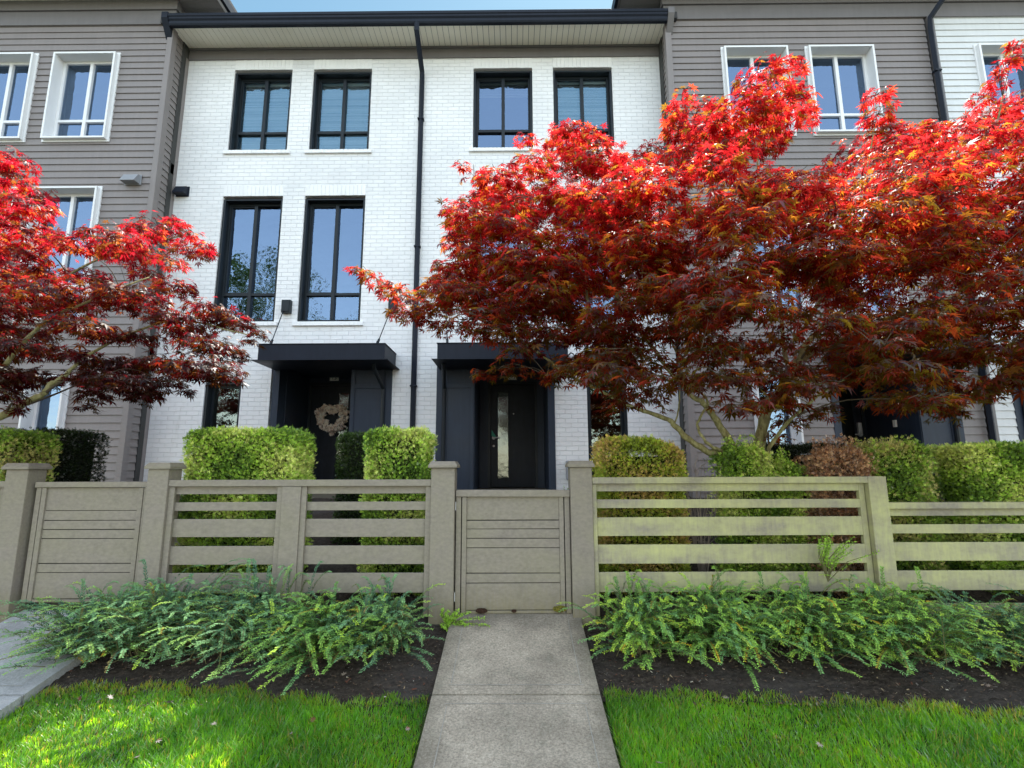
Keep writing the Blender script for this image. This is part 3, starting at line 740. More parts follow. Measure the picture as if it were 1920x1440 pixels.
def blob(parent, name, cx, cz, rx, rz, mat, cols, n=160, y=4.455):
    v = []; cc = []
    for _ in range(n):
        a = random.uniform(0, 6.28); r = math.sqrt(random.random()); x = cx+rx*r*math.cos(a); z = cz+rz*r*math.sin(a); s = random.uniform(.004, .009)
        yy = y-random.uniform(0, .012)*(1-r)
        t = random.uniform(0, 6.28)
        for k in range(4):
            v.append((x+s*math.cos(t+k*1.57), yy+random.uniform(-.003,.003), z+s*math.sin(t+k*1.57)))
        c = random.choice(cols); cc += [c]*4
    return npmesh(name, np.array(v), 4, M[mat], parent, np.array(cc), np.array(cc))
blob(g2, 'moss', .355, .075, .055, .022, 'moss', [(.14,.13,.02),(.22,.19,.03),(.08,.07,.02)], 420)
blob(g2, 'dark_hole', -.285, .062, .045, .016, 'moss', [(.035,.018,.01),(.06,.03,.02)], 420)  # dark flecks painted in place of a hole in the gate
blob(g2, 'dark_hole', -.02, .06, .015, .009, 'moss', [(.035,.018,.01),(.06,.03,.02)], 80)  # smaller patch, also painted to look like a hole

# ------------------------------------------------------------------ foliage generators
def basis(nrm, d):
    nrm = nrm/np.linalg.norm(nrm, axis=1, keepdims=True)
    d = d-nrm*np.sum(d*nrm, axis=1, keepdims=True); d = d/(np.linalg.norm(d, axis=1, keepdims=True)+1e-9)
    return d, np.cross(nrm, d), nrm
def blades(centers, dirs, nrms, tmpl, scale, droop=0.0):
    """tmpl (K,3): template vertices in (along, side, up); returns (n*K,3)"""
    d, s, u = basis(nrms, dirs)
    t = tmpl[None]*scale[:, None, None]
    p = centers[:, None]+d[:, None]*t[..., 0:1]+s[:, None]*t[..., 1:2]+u[:, None]*t[..., 2:3]
    return p.reshape(-1, 3)
def maple_template():
    v = []
    for ang, ln in ((-128,.52),(-84,.80),(-41,.96),(0,1.0),(41,.96),(84,.80),(128,.52)):
        a = math.radians(ang); c, s = math.cos(a), math.sin(a)
        for l, w, z in ((.02,0,0),(.42,.135,-.02),(1.0,0,-.24),(.42,-.135,-.02)):
            x, y = l*ln, w*ln
            v.append((x*c-y*s, x*s+y*c, z*ln*ln+.0))
    return np.array(v)
MT = maple_template()
def inpoly(pts, poly):
    x, y = pts[:, 0], pts[:, 1]; r = np.zeros(len(pts), bool); n = len(poly); j = n-1
    for i in range(n):
        xi, yi = poly[i]; xj, yj = poly[j]
        c = ((yi > y) != (yj > y)) & (x < (xj-xi)*(y-yi)/(yj-yi+1e-12)+xi); r ^= c; j = i
    return r
SUN_EL, SUN_AZ = math.radians(62), math.radians(23)

def smooth_path(pts, k=4, jit=0.0):
    P = [Vector(p) for p in pts]; out = []
    for i in range(len(P)-1):
        p0, p1, p2, p3 = P[max(i-1,0)], P[i], P[i+1], P[min(i+2,len(P)-1)]
        for t in range(k):
            u = t/k
            q = .5*((2*p1)+(p2-p0)*u+(2*p0-5*p1+4*p2-p3)*u*u+(3*p1-p0-3*p2+p3)*u**3)
            if jit: q += Vector([random.uniform(-jit, jit) for _ in range(3)])
            out.append(q)
    out.append(P[-1]); return out

def maple(name, label, loc, pads, limbs, leaf_n, lsize, seed, crimson):
    r = np.random.RandomState(seed)
    root = tag(empty(name, loc), label, 'tree', 'red japanese maples')
    tb = MB(); nodes = []
    for pts, r0, r1 in limbs:
        sp = smooth_path(pts, 5, .006); n = len(sp)
        rad = [(r0+(r1-r0)*(k/(n-1))**.8)*(1+.08*math.sin(k*1.7)) for k in range(n)]
        tb.tube(sp, rad, 9); nodes += [(sp[k], rad[k]) for k in range(n)]
    # twigs from the nearest limb node to each pad, forking inside it
    tw = MB(); NP = np.array([tuple(a) for a, _ in nodes])
    for (cx, cyy, cz, rh, rv) in pads:
        c = np.array((cx, cyy, cz)); d = np.linalg.norm((NP-c)*np.array((1,1,1.3)), axis=1)+np.maximum(0, NP[:, 2]-cz+.1)*1.5
        k = int(np.argmin(d)); a = nodes[k][0]; b = Vector(c); ra = min(nodes[k][1]*.6, .014)
        m1 = a.lerp(b, .45)+Vector((random.uniform(-.05,.05), random.uniform(-.05,.05), random.uniform(0, .12)))
        tw.tube(smooth_path([a, m1, b], 4), [ra*(1-.07*i) for i in range(9)], 5, cap=False)
        NP = np.vstack([NP, c[None]]); nodes.append((b, .006))
        out = (b-a); out.z = 0; out = out.normalized() if out.length > .01 else Vector((1,0,0))
        for q in range(5):
            an = math.atan2(out.y, out.x)+r.uniform(-1.7, 1.7); e = b+Vector((math.cos(an)*rh*.9, math.sin(an)*rh*.9, r.uniform(-.6,.4)*rv))
            tw.tube([b, b.lerp(e, .5)+Vector((0,0,.03)), e], [.004,.003,.0015], 4, cap=False)
            nodes.append((e, .004)); NP = np.vstack([NP, np.array(tuple(e))[None]])
    tb.build('trunk', M['bark'], root, smooth=True); tw.build('twigs', M['twig_bark'], root, smooth=True)
    # leaves
    C = []; D = []; Nn = []; S = []
    for (cx, cyy, cz, rh, rv) in pads:
        n = int(leaf_n*(rh/.3)**2*r.uniform(.65, 1.25)*(.70 if cz < 2.7 and not crimson else 1.0))
        a = r.uniform(0, 2*np.pi, n); rr = rh*np.sqrt(r.uniform(0, 1, n))**.9
        z = rv*r.normal(0, .5, n)-.35*rv*(rr/rh)**2
        p = np.stack([cx+rr*np.cos(a), cyy+rr*np.sin(a), cz+z], 1)
        d = np.stack([np.cos(a), np.sin(a), -.35+0*a], 1)+r.normal(0, .5, (n, 3))
        nn = np.stack([.35*np.cos(a), .35*np.sin(a), 1+0*a], 1)+r.normal(0, .38, (n, 3))
        C.append(p); D.append(d); Nn.append(nn); S.append(lsize*r.uniform(.42, 1.3, n))
    C = np.concatenate(C); D = np.concatenate(D); Nn = np.concatenate(Nn); S = np.concatenate(S); n = len(C)
    tm = MT[None].repeat(n, 0)*1.0
    tm[..., 2] *= r.uniform(.3, 2.6, (n, 1)); tm[..., 1] *= r.uniform(.75, 1.1, (n, 1))
    lob = r.uniform(.82, 1.12, (n, 7)).repeat(4, axis=1)[..., None]; tm *= lob
    d, s, u = basis(Nn, D); t = tm*S[:, None, None]
    V = (C[:, None]+d[:, None]*t[..., 0:1]+s[:, None]*t[..., 1:2]+u[:, None]*t[..., 2:3]).reshape(-1, 3)
    # colour: dark maroon blades, a share of bronze-green ones low down and of fresh orange ones
    k = r.uniform(0, 1, n)
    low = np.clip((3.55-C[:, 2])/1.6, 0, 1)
    col = np.empty((n, 3)); tc = np.empty((n, 3))
    base = np.array((.050,.008,.008)); dark = np.array((.017,.005,.008)); bronze = np.array((.034,.020,.006)); fresh = np.array((.17,.020,.012))
    col[:] = base; tc[:] = (.98,.042,.045)
    m = k < .35; col[m] = dark; tc[m] = (.50,.012,.016)
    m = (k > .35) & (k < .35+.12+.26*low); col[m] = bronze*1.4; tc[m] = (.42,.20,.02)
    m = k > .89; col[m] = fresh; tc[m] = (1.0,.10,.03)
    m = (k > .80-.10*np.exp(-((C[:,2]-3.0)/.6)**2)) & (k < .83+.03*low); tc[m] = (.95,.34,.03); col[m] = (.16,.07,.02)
    j = r.uniform(.75, 1.3, (n, 1)); col *= j*(1-.35*low[:, None]); tc *= np.clip(j, .7, 1.05)*(1-.42*low[:, None]); tc[:, 1] += .04*low*(1-.6*crimson)  # both colours dimmed low down: painted shade below the sunlit height
    if crimson: tc *= np.array((1.0,.75,1.35)); tc *= (1-.62*low[:, None]); col *= np.array((.8,.5,1.1))  # crimson tree gets extra painted shade in its lower leaves
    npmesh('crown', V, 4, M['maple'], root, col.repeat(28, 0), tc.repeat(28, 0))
    print(name, 'leaves', n, 'pads', len(pads))
    return root

def make_pads(poly, n, yfun, seed, rh=(.2,.36), mind=52, holes=()):
    r = np.random.RandomState(seed); xs = [p[0] for p in poly]; ys = [p[1] for p in poly]; out = []; px = []
    tries = 0
    while len(out) < n and tries < 60000:
        tries += 1
        p = np.array([[r.uniform(min(xs), max(xs)), r.uniform(min(ys), max(ys))]])
        if not inpoly(p, poly)[0]: continue
        if any(((p[0][0]-h[0])/h[2])**2+((p[0][1]-h[1])/h[3])**2 < 1 for h in holes): continue
        Y = yfun(p[0][0], p[0][1], r)
        if any((q[0]-p[0][0])**2+((q[1]-p[0][1])*1.5)**2 < mind**2 and abs(q[2]-Y) < .45 for q in px): continue
        px.append((p[0][0], p[0][1], Y)); w = at(p[0][0], p[0][1], Y)
        R_ = r.uniform(*rh); out.append((w[0], w[1], w[2], R_, R_*.30))
    return out

R_POLY = [(700,528),(770,548),(850,520),(885,470),(880,345),(905,318),(960,340),(1010,275),(1060,250),(1130,262),(1200,290),(1262,262),(1275,205),(1330,225),(1385,185),(1440,150),(1475,205),(1440,255),(1440,330),(1490,345),(1580,290),(1625,245),(1700,255),(1790,235),(1850,205),(1925,190),(2150,150),(2400,300),(2450,600),(2200,720),(1900,735),(1800,765),(1715,760),(1630,730),(1540,765),(1480,775),(1390,770),(1330,735),(1260,735),(1195,755),(1130,715),(1050,690),(950,665),(880,655),(820,612),(770,585)]
def yR(px, py, r):
    # a rounded crown about 5 m in front of the house: nearer towards its lower middle
    t = (px-1480)/750
    half = 1.05*math.sqrt(max(.12, 1-min(1, t*t)))*(1.0 if py > 260 else .6)
    return 5.0-(.60 if px > 1350 else max(0, (px-1100)/250*.60))+r.uniform(-half, half)-.25*(py-450)/350
pads = make_pads(R_POLY, 330, yR, 5, (.17,.34), 58, holes=[(1545,295,50,38),(1275,330,26,26),(1420,725,40,22),(1000,420,26,26)])
pads += make_pads([(880,350),(1000,300),(1180,300),(1260,400),(1250,620),(1120,680),(960,640),(850,560),(860,430)], 60, yR, 55, (.18,.32), 50)
for q in [(672,507,4.75,.10),(700,520,4.75,.13),(735,540,4.8,.15),(770,560,4.8,.17),(820,575,4.8,.17),(868,312,4.9,.10),(890,335,4.9,.14),(985,262,5.0,.11),(1060,240,5,.15),(1110,250,5,.14),
          (1262,210,4.6,.13),(1285,175,4.6,.11),(1270,245,4.7,.14),(1330,205,4.9,.14),(1445,140,5.0,.12),(1470,170,5.0,.13),(1500,200,4.9,.11),(1515,228,4.9,.09),(1640,180,4.4,.12),(1645,215,4.4,.15),(1655,250,4.5,.17),
          (1905,85,4.6,.08),(1888,118,4.6,.12),(1870,150,4.6,.12),(1840,185,4.6,.12),(1800,660,4.0,.22),(1600,650,4.0,.24),(1700,700,4.0,.22),(1485,395,5.6,.2),(1400,375,5.6,.22),(1350,330,5.2,.2),
          (905,700,4.8,.12),(960,690,4.6,.2),(1040,705,4.5,.17),(1090,690,4.5,.17),(1150,760,4.9,.12),(1420,690,4.7,.15),(1540,770,4.9,.2),(1460,820,5.1,.12),(1480,790,5.0,.16),(1780,775,4.6,.17)]:
    w_ = at(*q[:3]); pads.append((w_[0], w_[1], w_[2], q[3], q[3]*.45))
B = lambda *p: [at(*q) for q in p]
base = at(1415, 905, 5.25)
limbs = [
 (B((1412,960,5.25),(1420,870,5.25),(1428,805,5.25),(1442,765,5.2),(1470,728,5.2),(1483,700,5.15),(1495,680,5.15)), .062, .042),
 (B((1495,685,5.15),(1512,645,5.1),(1560,600,5.1),(1613,557,5.0),(1653,530,5.0),(1750,440,4.9),(1840,330,4.8),(1880,180,4.7)), .036, .007),
 (B((1486,700,5.15),(1472,665,5.3),(1462,560,5.5),(1440,420,5.5),(1420,300,5.3),(1445,160,5.1)), .030, .006),
 (B((1497,680,5.2),(1560,640,5.5),(1700,600,5.8),(1850,520,5.9),(2050,430,5.7)), .028, .008),
 (B((1490,640,5.1),(1540,560,4.8),(1600,420,4.5),(1640,240,4.4)), .022, .005),
 (B((1405,930,5.2),(1385,860,5.15),(1352,802,5.1),(1332,772,5.05),(1315,752,5.0),(1292,738,5.0),(1230,660,4.9),(1160,560,4.9),(1110,420,4.95),(1080,300,5.0)), .046, .008),
 (B((1400,935,5.1),(1350,857,5.05),(1327,847,5.0),(1290,822,4.95),(1265,797,4.9),(1252,787,4.9),(1207,770,4.85),(1173,757,4.8),(1130,735,4.8),(1060,700,4.7)), .040, .012),
 (B((1125,730,4.8),(1123,640,4.7),(1103,567,4.7),(1087,497,4.7),(1000,420,4.8),(930,360,4.9)), .018, .005),
 (B((1060,700,4.75),(980,640,4.7),(880,590,4.7),(780,560,4.75),(690,515,4.75)), .014, .004),
 (B((1392,930,5.0),(1357,852,5.0),(1335,838,4.95),(1317,820,4.9),(1308,798,4.9),(1316,775,4.85),(1328,755,4.8),(1290,700,4.5),(1240,560,4.4),(1260,300,4.6)), .019, .006),
 (B((1425,935,5.1),(1440,850,5.0),(1457,817,4.95),(1500,770,4.7),(1600,700,4.4),(1750,640,4.2)), .026, .008),
 (B((1600,420,4.5),(1520,420,5.0),(1380,400,5.4),(1300,300,5.0)), .012, .005),
 (B((1750,640,4.3),(1900,560,4.4),(2100,520,4.6),(2300,480,4.8)), .014, .006),
 (B((1265,797,4.9),(1272,765,4.9),(1274,730,4.85)), .009, .005),
]
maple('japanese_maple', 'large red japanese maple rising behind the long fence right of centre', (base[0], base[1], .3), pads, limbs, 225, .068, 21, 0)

L_POLY = [(-40,270),(25,300),(70,390),(110,415),(190,435),(240,415),(300,420),(345,450),(375,475),(335,520),(350,555),(420,580),(465,610),(460,640),(410,655),(400,690),(350,715),(290,725),(240,745),(160,745),(100,725),(30,730),(-40,745),(-300,730),(-600,600),(-650,350),(-400,220),(-200,200)]
def yL(px, py, r):
    t = (px+80)/560; half = 1.0*math.sqrt(max(.1, 1-min(1, t*t)))
    return 4.95+r.uniform(-half, half)-.2*(py-450)/300
padl = make_pads(L_POLY, 190, yL, 8, (.16,.32), 58)
for q in [(355,440,5.1,.13),(385,465,5.1,.10),(330,415,5.1,.12),(405,590,4.8,.15),(445,600,4.8,.13),(480,625,4.8,.10),(470,640,4.8,.09),(440,665,4.8,.12),(400,705,4.8,.12),(350,735,4.8,.08),(165,765,4.6,.08),(30,770,4.6,.08),(20,300,4.4,.2),(270,740,4.7,.16),(180,740,4.7,.14)]:
    w_ = at(*q[:3]); padl.append((w_[0], w_[1], w_[2], q[3], q[3]*.4))
lb = at(-260, 960, 5.1)
limbl = [
 (B((-260,980,5.1),(-250,900,5.1),(-220,840,5.0),(-150,815,4.9),(-60,795,4.8),(0,781,4.75),(30,767,4.75),(52,752,4.7),(80,740,4.7),(95,722,4.7),(120,706,4.7),(137,690,4.7),(165,665,4.75),(260,620,4.8),(340,600,4.8),(470,630,4.8)), .055, .006),
 (B((-245,900,5.1),(-230,780,5.2),(-180,640,5.2),(-100,500,5.1),(-20,400,5.0),(30,320,4.9)), .05, .007),
 (B((-180,640,5.2),(-60,600,5.2),(80,540,5.3),(200,480,5.3),(350,440,5.2)), .03, .006),
 (B((-150,815,4.9),(-40,740,4.6),(30,660,4.5),(90,600,4.4),(180,560,4.4),(280,520,4.6)), .03, .006),
 (B((-230,780,5.2),(-320,600,5.1),(-420,450,5.0),(-500,350,5.0)), .035, .007),
 (B((52,752,4.7),(20,745,4.6),(-20,700,4.5),(-40,640,4.4)), .012, .005),
]
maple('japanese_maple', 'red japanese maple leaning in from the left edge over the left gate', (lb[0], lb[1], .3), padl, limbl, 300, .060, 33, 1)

# hedges -----------------------------------------------------------
TH = np.array([(0,-.05,0),(.5,-.085,.02),(1,0,-.04),(.5,.085,.02)])
def hedge(label, x0, x1, y0, y1, z0, z1, n, pal, seed, taper=0.0, core=True, name='clipped_hedge', cat='hedge', size=.023, rag=.025, mat='foliage', topround=.05, group='thuja hedges behind the fence'):
    r = np.random.RandomState(seed)
    root = tag(empty(name, ((x0+x1)/2, (y0+y1)/2, z0)), label, cat, group)
    w, dp, h = x1-x0, y1-y0, z1-z0; n = int(n*3.2); x0 += .02; x1 -= .02; z1 -= .035; y0 += .02; w, dp, h = x1-x0, y1-y0, z1-z0; topround *= .35
    A = np.array([w*h, w*h*.25, dp*h, dp*h, w*dp]); A = A/A.sum(); side = r.choice(5, n, p=A)
    u, v = r.uniform(0, 1, n), r.uniform(0, 1, n); P = np.empty((n, 3)); Nn = np.zeros((n, 3))
    for s in range(5):
        m = side == s
        if s == 0: P[m] = np.stack([x0+w*u[m], np.full(m.sum(), y0), z0+h*v[m]], 1); Nn[m] = (0,-1,0)
        if s == 1: P[m] = np.stack([x0+w*u[m], np.full(m.sum(), y1), z0+h*v[m]], 1); Nn[m] = (0,1,0)
        if s == 2: P[m] = np.stack([np.full(m.sum(), x0), y0+dp*u[m], z0+h*v[m]], 1); Nn[m] = (-1,0,0)
        if s == 3: P[m] = np.stack([np.full(m.sum(), x1), y0+dp*u[m], z0+h*v[m]], 1); Nn[m] = (1,0,0)
        if s == 4: P[m] = np.stack([x0+w*u[m], y0+dp*v[m], np.full(m.sum(), z1)], 1); Nn[m] = (0,0,1)
    # bulges, rounded shoulders, ragged depth
    bl = np.sin(P[:, 0]*9+seed)*np.sin(P[:, 2]*11+seed*2)*.012+np.sin(P[:, 0]*23)*np.sin(P[:, 2]*19+1)*.008
    P += Nn*bl[:, None]
    cx = (x0+x1)/2; ex = np.clip((np.abs(P[:, 0]-cx)-(w/2-.09))/.09, 0, 1); ez = np.clip((P[:, 2]-(z1-.09))/.09, 0, 1); ey = np.clip((np.abs(P[:, 1]-(y0+y1)/2)-(dp/2-.09))/.09, 0, 1)
    P[:, 2] -= topround*ex**2*ez; P[:, 0] -= np.sign(P[:, 0]-cx)*topround*.8*ez**2*ex; P[:, 1] -= np.sign(P[:, 1]-(y0+y1)/2)*topround*.8*ez**2*ey
    if taper: P[:, 2] -= taper*np.clip((P[:, 0]-cx)/(w/2), 0, 1)**2*((P[:, 2]-z0)/h)
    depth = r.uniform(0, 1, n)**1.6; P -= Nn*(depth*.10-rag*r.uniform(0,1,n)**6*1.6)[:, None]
    # sprays: flattened vertical fans of scale-leaves
    K = 9; d0 = Nn*.75+np.array((0,0,.65))+r.normal(0, .45, (n, 3))
    side_v = np.cross(d0, r.normal(0, 1, (n, 3))); side_v /= np.linalg.norm(side_v, axis=1, keepdims=True)
    d0 /= np.linalg.norm(d0, axis=1, keepdims=True); upv = np.cross(d0, side_v)
    sz = size*r.uniform(.6, 1.25, n); V = []
    for k in range(K):
        f = (k//2+.3)/(K/2); ang = (0 if k == K-1 else (.62 if k % 2 else -.62)); base_ = P+d0*(sz*f*.8)[:, None]
        dd = d0*math.cos(ang)+side_v*math.sin(ang)
        t = TH[None]*(sz*(1.0-.45*f if k < K-1 else .8))[:, None, None]
        sv = np.cross(dd, upv)
        V.append(base_[:, None]+dd[:, None]*t[..., 0:1]+sv[:, None]*t[..., 1:2]*1.15+upv[:, None]*t[..., 2:3])
    V = np.stack(V, 1).reshape(-1, 3)
    pal = np.array(pal); kk = r.uniform(0, 1, n)
    lump = .5+.5*np.sin(P[:, 0]*7+seed)*np.sin(P[:, 2]*8+seed)+r.normal(0, .28, n)
    i = np.clip((lump*len(pal)).astype(int), 0, len(pal)-1); col = pal[i]*np.clip(1.3-depth*1.1, .18, 1.3)[:, None]*r.uniform(.75, 1.3, (n, 1))  # deeper sprays coloured darker, painting shade into the gaps
    tc = col*1.5
    npmesh('foliage', V, 4, M[mat], root, col.repeat(K*4, 0), tc.repeat(K*4, 0))
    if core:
        c = MB(); q = .10; c.box(x0+q, x1-q, y0+q, y1-q, z0, z1-q-taper*.5); c.build('shade_core', M['hedgecore'], root)  # near-black box paints in the shade inside the foliage
    return root
GR = [(.13,.23,.035),(.29,.45,.06),(.44,.60,.09),(.60,.64,.20)]
GR2 = [(.12,.21,.035),(.25,.39,.05),(.38,.51,.09),(.50,.45,.17)]
DK_SHADE = [(.012,.020,.008),(.018,.030,.010),(.025,.035,.012)]  # shadow on the set-back hedges is put into these near-black greens
BR = [(.30,.15,.08),(.54,.31,.16),(.66,.44,.26),(.22,.10,.06)]
hedge('long clipped yellow-green hedge block left of the wreathed door', -3.08, -2.06, 4.78, 5.35, .1, 1.60, 15000, GR, 1)
hedge('square clipped green hedge block left of the centre gate', -1.40, -.83, 4.76, 5.35, .1, 1.60, 9000, GR, 2)
hedge('small dark hedge set back behind the square one, by the left door', -2.06, -1.5, 5.9, 6.5, .3, 1.63, 4500, [(.03,.06,.018),(.05,.09,.022),(.07,.11,.03)], 3)
hedge('clipped hedge at the left edge, above the far left fence', -5.9, -4.76, 4.80, 5.4, .1, 1.61, 13000, GR2, 4)
hedge('shade-darkened hedge block behind the left gate', -5.95, -5.18, 6.0, 6.6, .3, 1.70, 5500, DK_SHADE, 5, size=.024)
hedge('browning clipped hedge right of the centre gate', .78, 1.56, 4.78, 5.3, .1, 1.50, 11000, [(.28,.36,.05),(.42,.50,.06),(.52,.45,.10),(.55,.40,.15)], 6, taper=.10)
hedge('bright green shrubby hedge at the foot of the red maple', 1.93, 2.36, 4.80, 5.12, .1, 1.42, 5500, GR, 7, topround=.12, rag=.08)
hedge('little bright green thuja tuft right of the maple trunk', 2.38, 2.62, 4.78, 5.0, .1, 1.30, 2400, GR, 8, topround=.14, rag=.08)
hedge('dead brown thuja behind the fence, between green hedges', 2.80, 3.22, 4.74, 5.1, .05, 1.385, 7000, BR, 9, topround=.12, rag=.10, mat='drybrush', core=False)
hedge('dark low hedge in shade behind the dead brown thuja', 2.75, 4.05, 6.0, 6.5, .3, 1.49, 7000, DK_SHADE, 10, size=.024)
hedge('narrow clipped hedge just right of the fence end post', 3.24, 3.80, 4.76, 5.3, .0, 1.44, 8500, GR2, 12, topround=.08, rag=.05)
hedge('wide clipped hedge at the right edge above the lower fence', 4.16, 6.6, 4.80, 5.4, .0, 1.43, 24000, GR, 13, topround=.07)
# bare grey twiggy shrub
def twiggy(label, x, y, z0, z1, n, seed, mat='twig', spread=.28, green=0):
    r = np.random.RandomState(seed); root = tag(empty('bare_shrub', (x, y, z0)), label, 'shrub'); t = MB()
    for _ in range(n):
        a = r.uniform(0, 6.28); q = r.uniform(.1, 1)*spread; h = z0+(z1-z0)*r.uniform(.6, 1)
        p = [Vector((x+r.uniform(-.04,.04), y+r.uniform(-.04,.04), z0)), Vector((x+math.cos(a)*q*.4, y+math.sin(a)*q*.4, z0+(h-z0)*.5)), Vector((x+math.cos(a)*q, y+math.sin(a)*q, h))]
        sp = smooth_path(p, 4, .01); t.tube(sp, [.006*(1-.1*i) for i in range(len(sp))], 4, cap=False)
        for _ in range(5):
            k = r.randint(3, len(sp)-1); e = sp[k]+Vector((r.normal(0, .06), r.normal(0, .06), r.uniform(.02, .1))); t.tube([sp[k], e], [.003, .0012], 3, cap=False)
    t.build('branches', M[mat], root); return root
M['twig'] = paint('bare_twig', (.30,.25,.21), .9, .2, streak=False)
twiggy('bare grey twiggy shrub behind the fence, left of the maple trunk', 1.72, 5.0, .1, 1.40, 26, 3)

# box honeysuckle ----------------------------------------------------
LT = np.array([(0,0,0),(.45,-.17,.03),(1,0,-.03),(.45,.17,.03)])
def shrub(label, x, y, rx, ry, h, nst, seed, pal, tips=.15):
    r = np.random.RandomState(seed); z0 = gz(x, y)-.03
    h *= 1.16; ry *= 1.28; nst = int(nst*1.55)
    root = tag(empty('ground_cover_shrub', (x, y, z0)), label, 'shrub', 'low honeysuckle shrubs along the fence')
    C = []; D = []; Nn = []; S = []; CO = []; st = MB(); pal = np.array(pal)
    for i in range(nst):
        a = r.uniform(0, 2*np.pi) if r.rand() < .45 else r.uniform(-2.9, -.25); q = r.uniform(.08, 1)**.6
        ln = r.uniform(.75, 1.2); x0 = x+r.normal(0, rx*.22); y0_ = y+r.normal(0, ry*.25)
        ex = x0+math.cos(a)*rx*q*ln; ey = y0_+math.sin(a)*ry*q*ln; ez = z0+h*r.uniform(.02, .86)*(1-.4*q*r.rand())
        if ey > 4.40: ey = 4.40-r.uniform(0, .12); ez += .12
        top = max((z0+ez)/2, ez-.02)+h*r.uniform(.05, .30)
        
        g0 = gz(ex, ey)+.02
        ez = max(ez, g0)
        P0, P1, P2 = np.array((x0, y0_, z0)), np.array(((x0+ex)/2, (y0_+ey)/2, top)), np.array((ex, ey, ez))
        L_ = np.linalg.norm(P2-P0)+.15; m = max(6, int(L_/.0175)); t = np.linspace(.22, 1, m)
        B_ = ((1-t)**2)[:, None]*P0+(2*t*(1-t))[:, None]*P1+(t**2)[:, None]*P2
        tg = np.gradient(B_, axis=0); tg /= np.linalg.norm(tg, axis=1, keepdims=True)+1e-9
        if i % 2 == 0:
            tt = np.linspace(0, 1, 6); BB = ((1-tt)**2)[:, None]*P0+(2*tt*(1-tt))[:, None]*P1+(tt**2)[:, None]*P2
            st.tube([tuple(p) for p in BB], [.003,.0028,.0024,.002,.0016,.001], 3, cap=False)
        sd = np.cross(tg, (0,0,1)); sd /= np.linalg.norm(sd, axis=1, keepdims=True)+1e-9; up = np.cross(sd, tg)
        c0 = pal[r.randint(len(pal))]; tip = r.rand() < tips
        for sgn in (-1, 1):
            C.append(B_); D.append(sd*sgn+tg*.9+up*.3+r.normal(0, .28, (m, 3))); Nn.append(up+sd*sgn*-.2+np.array((0,-.25,0))+r.normal(0, .24, (m, 3)))
            S.append(r.uniform(.018, .031, m)*(1-.35*t**3))
            cc = c0[None]*r.uniform(.7, 1.25, (m, 1))*(.16+.94*t[:, None]**1.3);  # leaves darken towards the stem base, shade painted into the interior
            w_ = np.clip((t-.55)/.45, 0, 1)[:, None]*(1.0 if tip else .18); cc = cc*(1-w_)+np.array((.48,.66,.07))*w_
            cc = cc*(1 if r.rand() > .05 else np.array((1.3,.6,.5))); CO.append(cc)
    C = np.concatenate(C); D = np.concatenate(D); Nn = np.concatenate(Nn); S = np.concatenate(S); CO = np.concatenate(CO)
    V = blades(C, D, Nn, LT, S)
    npmesh('leaves', V, 4, M['foliage'], root, CO.repeat(4, 0), (CO*1.4).repeat(4, 0))
    st.build('stems', M['stem'], root); return root
TEAL = [(.14,.31,.16),(.19,.38,.19),(.12,.27,.17),(.24,.42,.12)]
MIX = [(.15,.34,.10),(.22,.44,.10),(.16,.36,.15),(.29,.53,.10)]
sh = [('blue-green low shrub spilling over the left path', -3.12,4.12,.60,.44,.42,190,TEAL,.08),
      ('low shrub against the left end of the middle fence', -2.62,4.18,.60,.45,.50,220,TEAL,.06),
      ('low shrub under the fence mid post', -1.95,4.15,.55,.45,.50,210,TEAL,.08),
      ('low green shrub sprawling towards the soil, left of the centre gate', -1.42,4.10,.50,.45,.42,190,MIX,.10),
      ('low shrub beside the capped post left of the centre gate', -1.00,4.16,.42,.40,.40,150,TEAL,.12),
      ('bright tipped low shrub right of the centre gate', .92,4.14,.45,.40,.44,170,MIX,.28),
      ('fuller low green shrub under the algae stained fence', 1.50,4.14,.50,.44,.46,210,MIX,.20),
      ('bright lime tipped shrub at the middle of the right bed', 2.15,4.12,.52,.44,.46,220,MIX,.32),
      ('low shrub in front of the fence end post', 2.80,4.10,.52,.44,.46,210,MIX,.28),
      ('low shrub below the stepped down fence', 3.45,4.06,.55,.42,.40,200,TEAL,.16),
      ('blue-green low shrub at the right edge of the picture', 4.15,4.02,.60,.42,.38,200,TEAL,.12),
      ('low shrub at the far left beside the capped post', -4.95,4.2,.52,.4,.48,150,MIX,.2)]
for i, q in enumerate(sh): shrub(q[0], *q[1:6], q[6], 40+i, q[7], q[8])
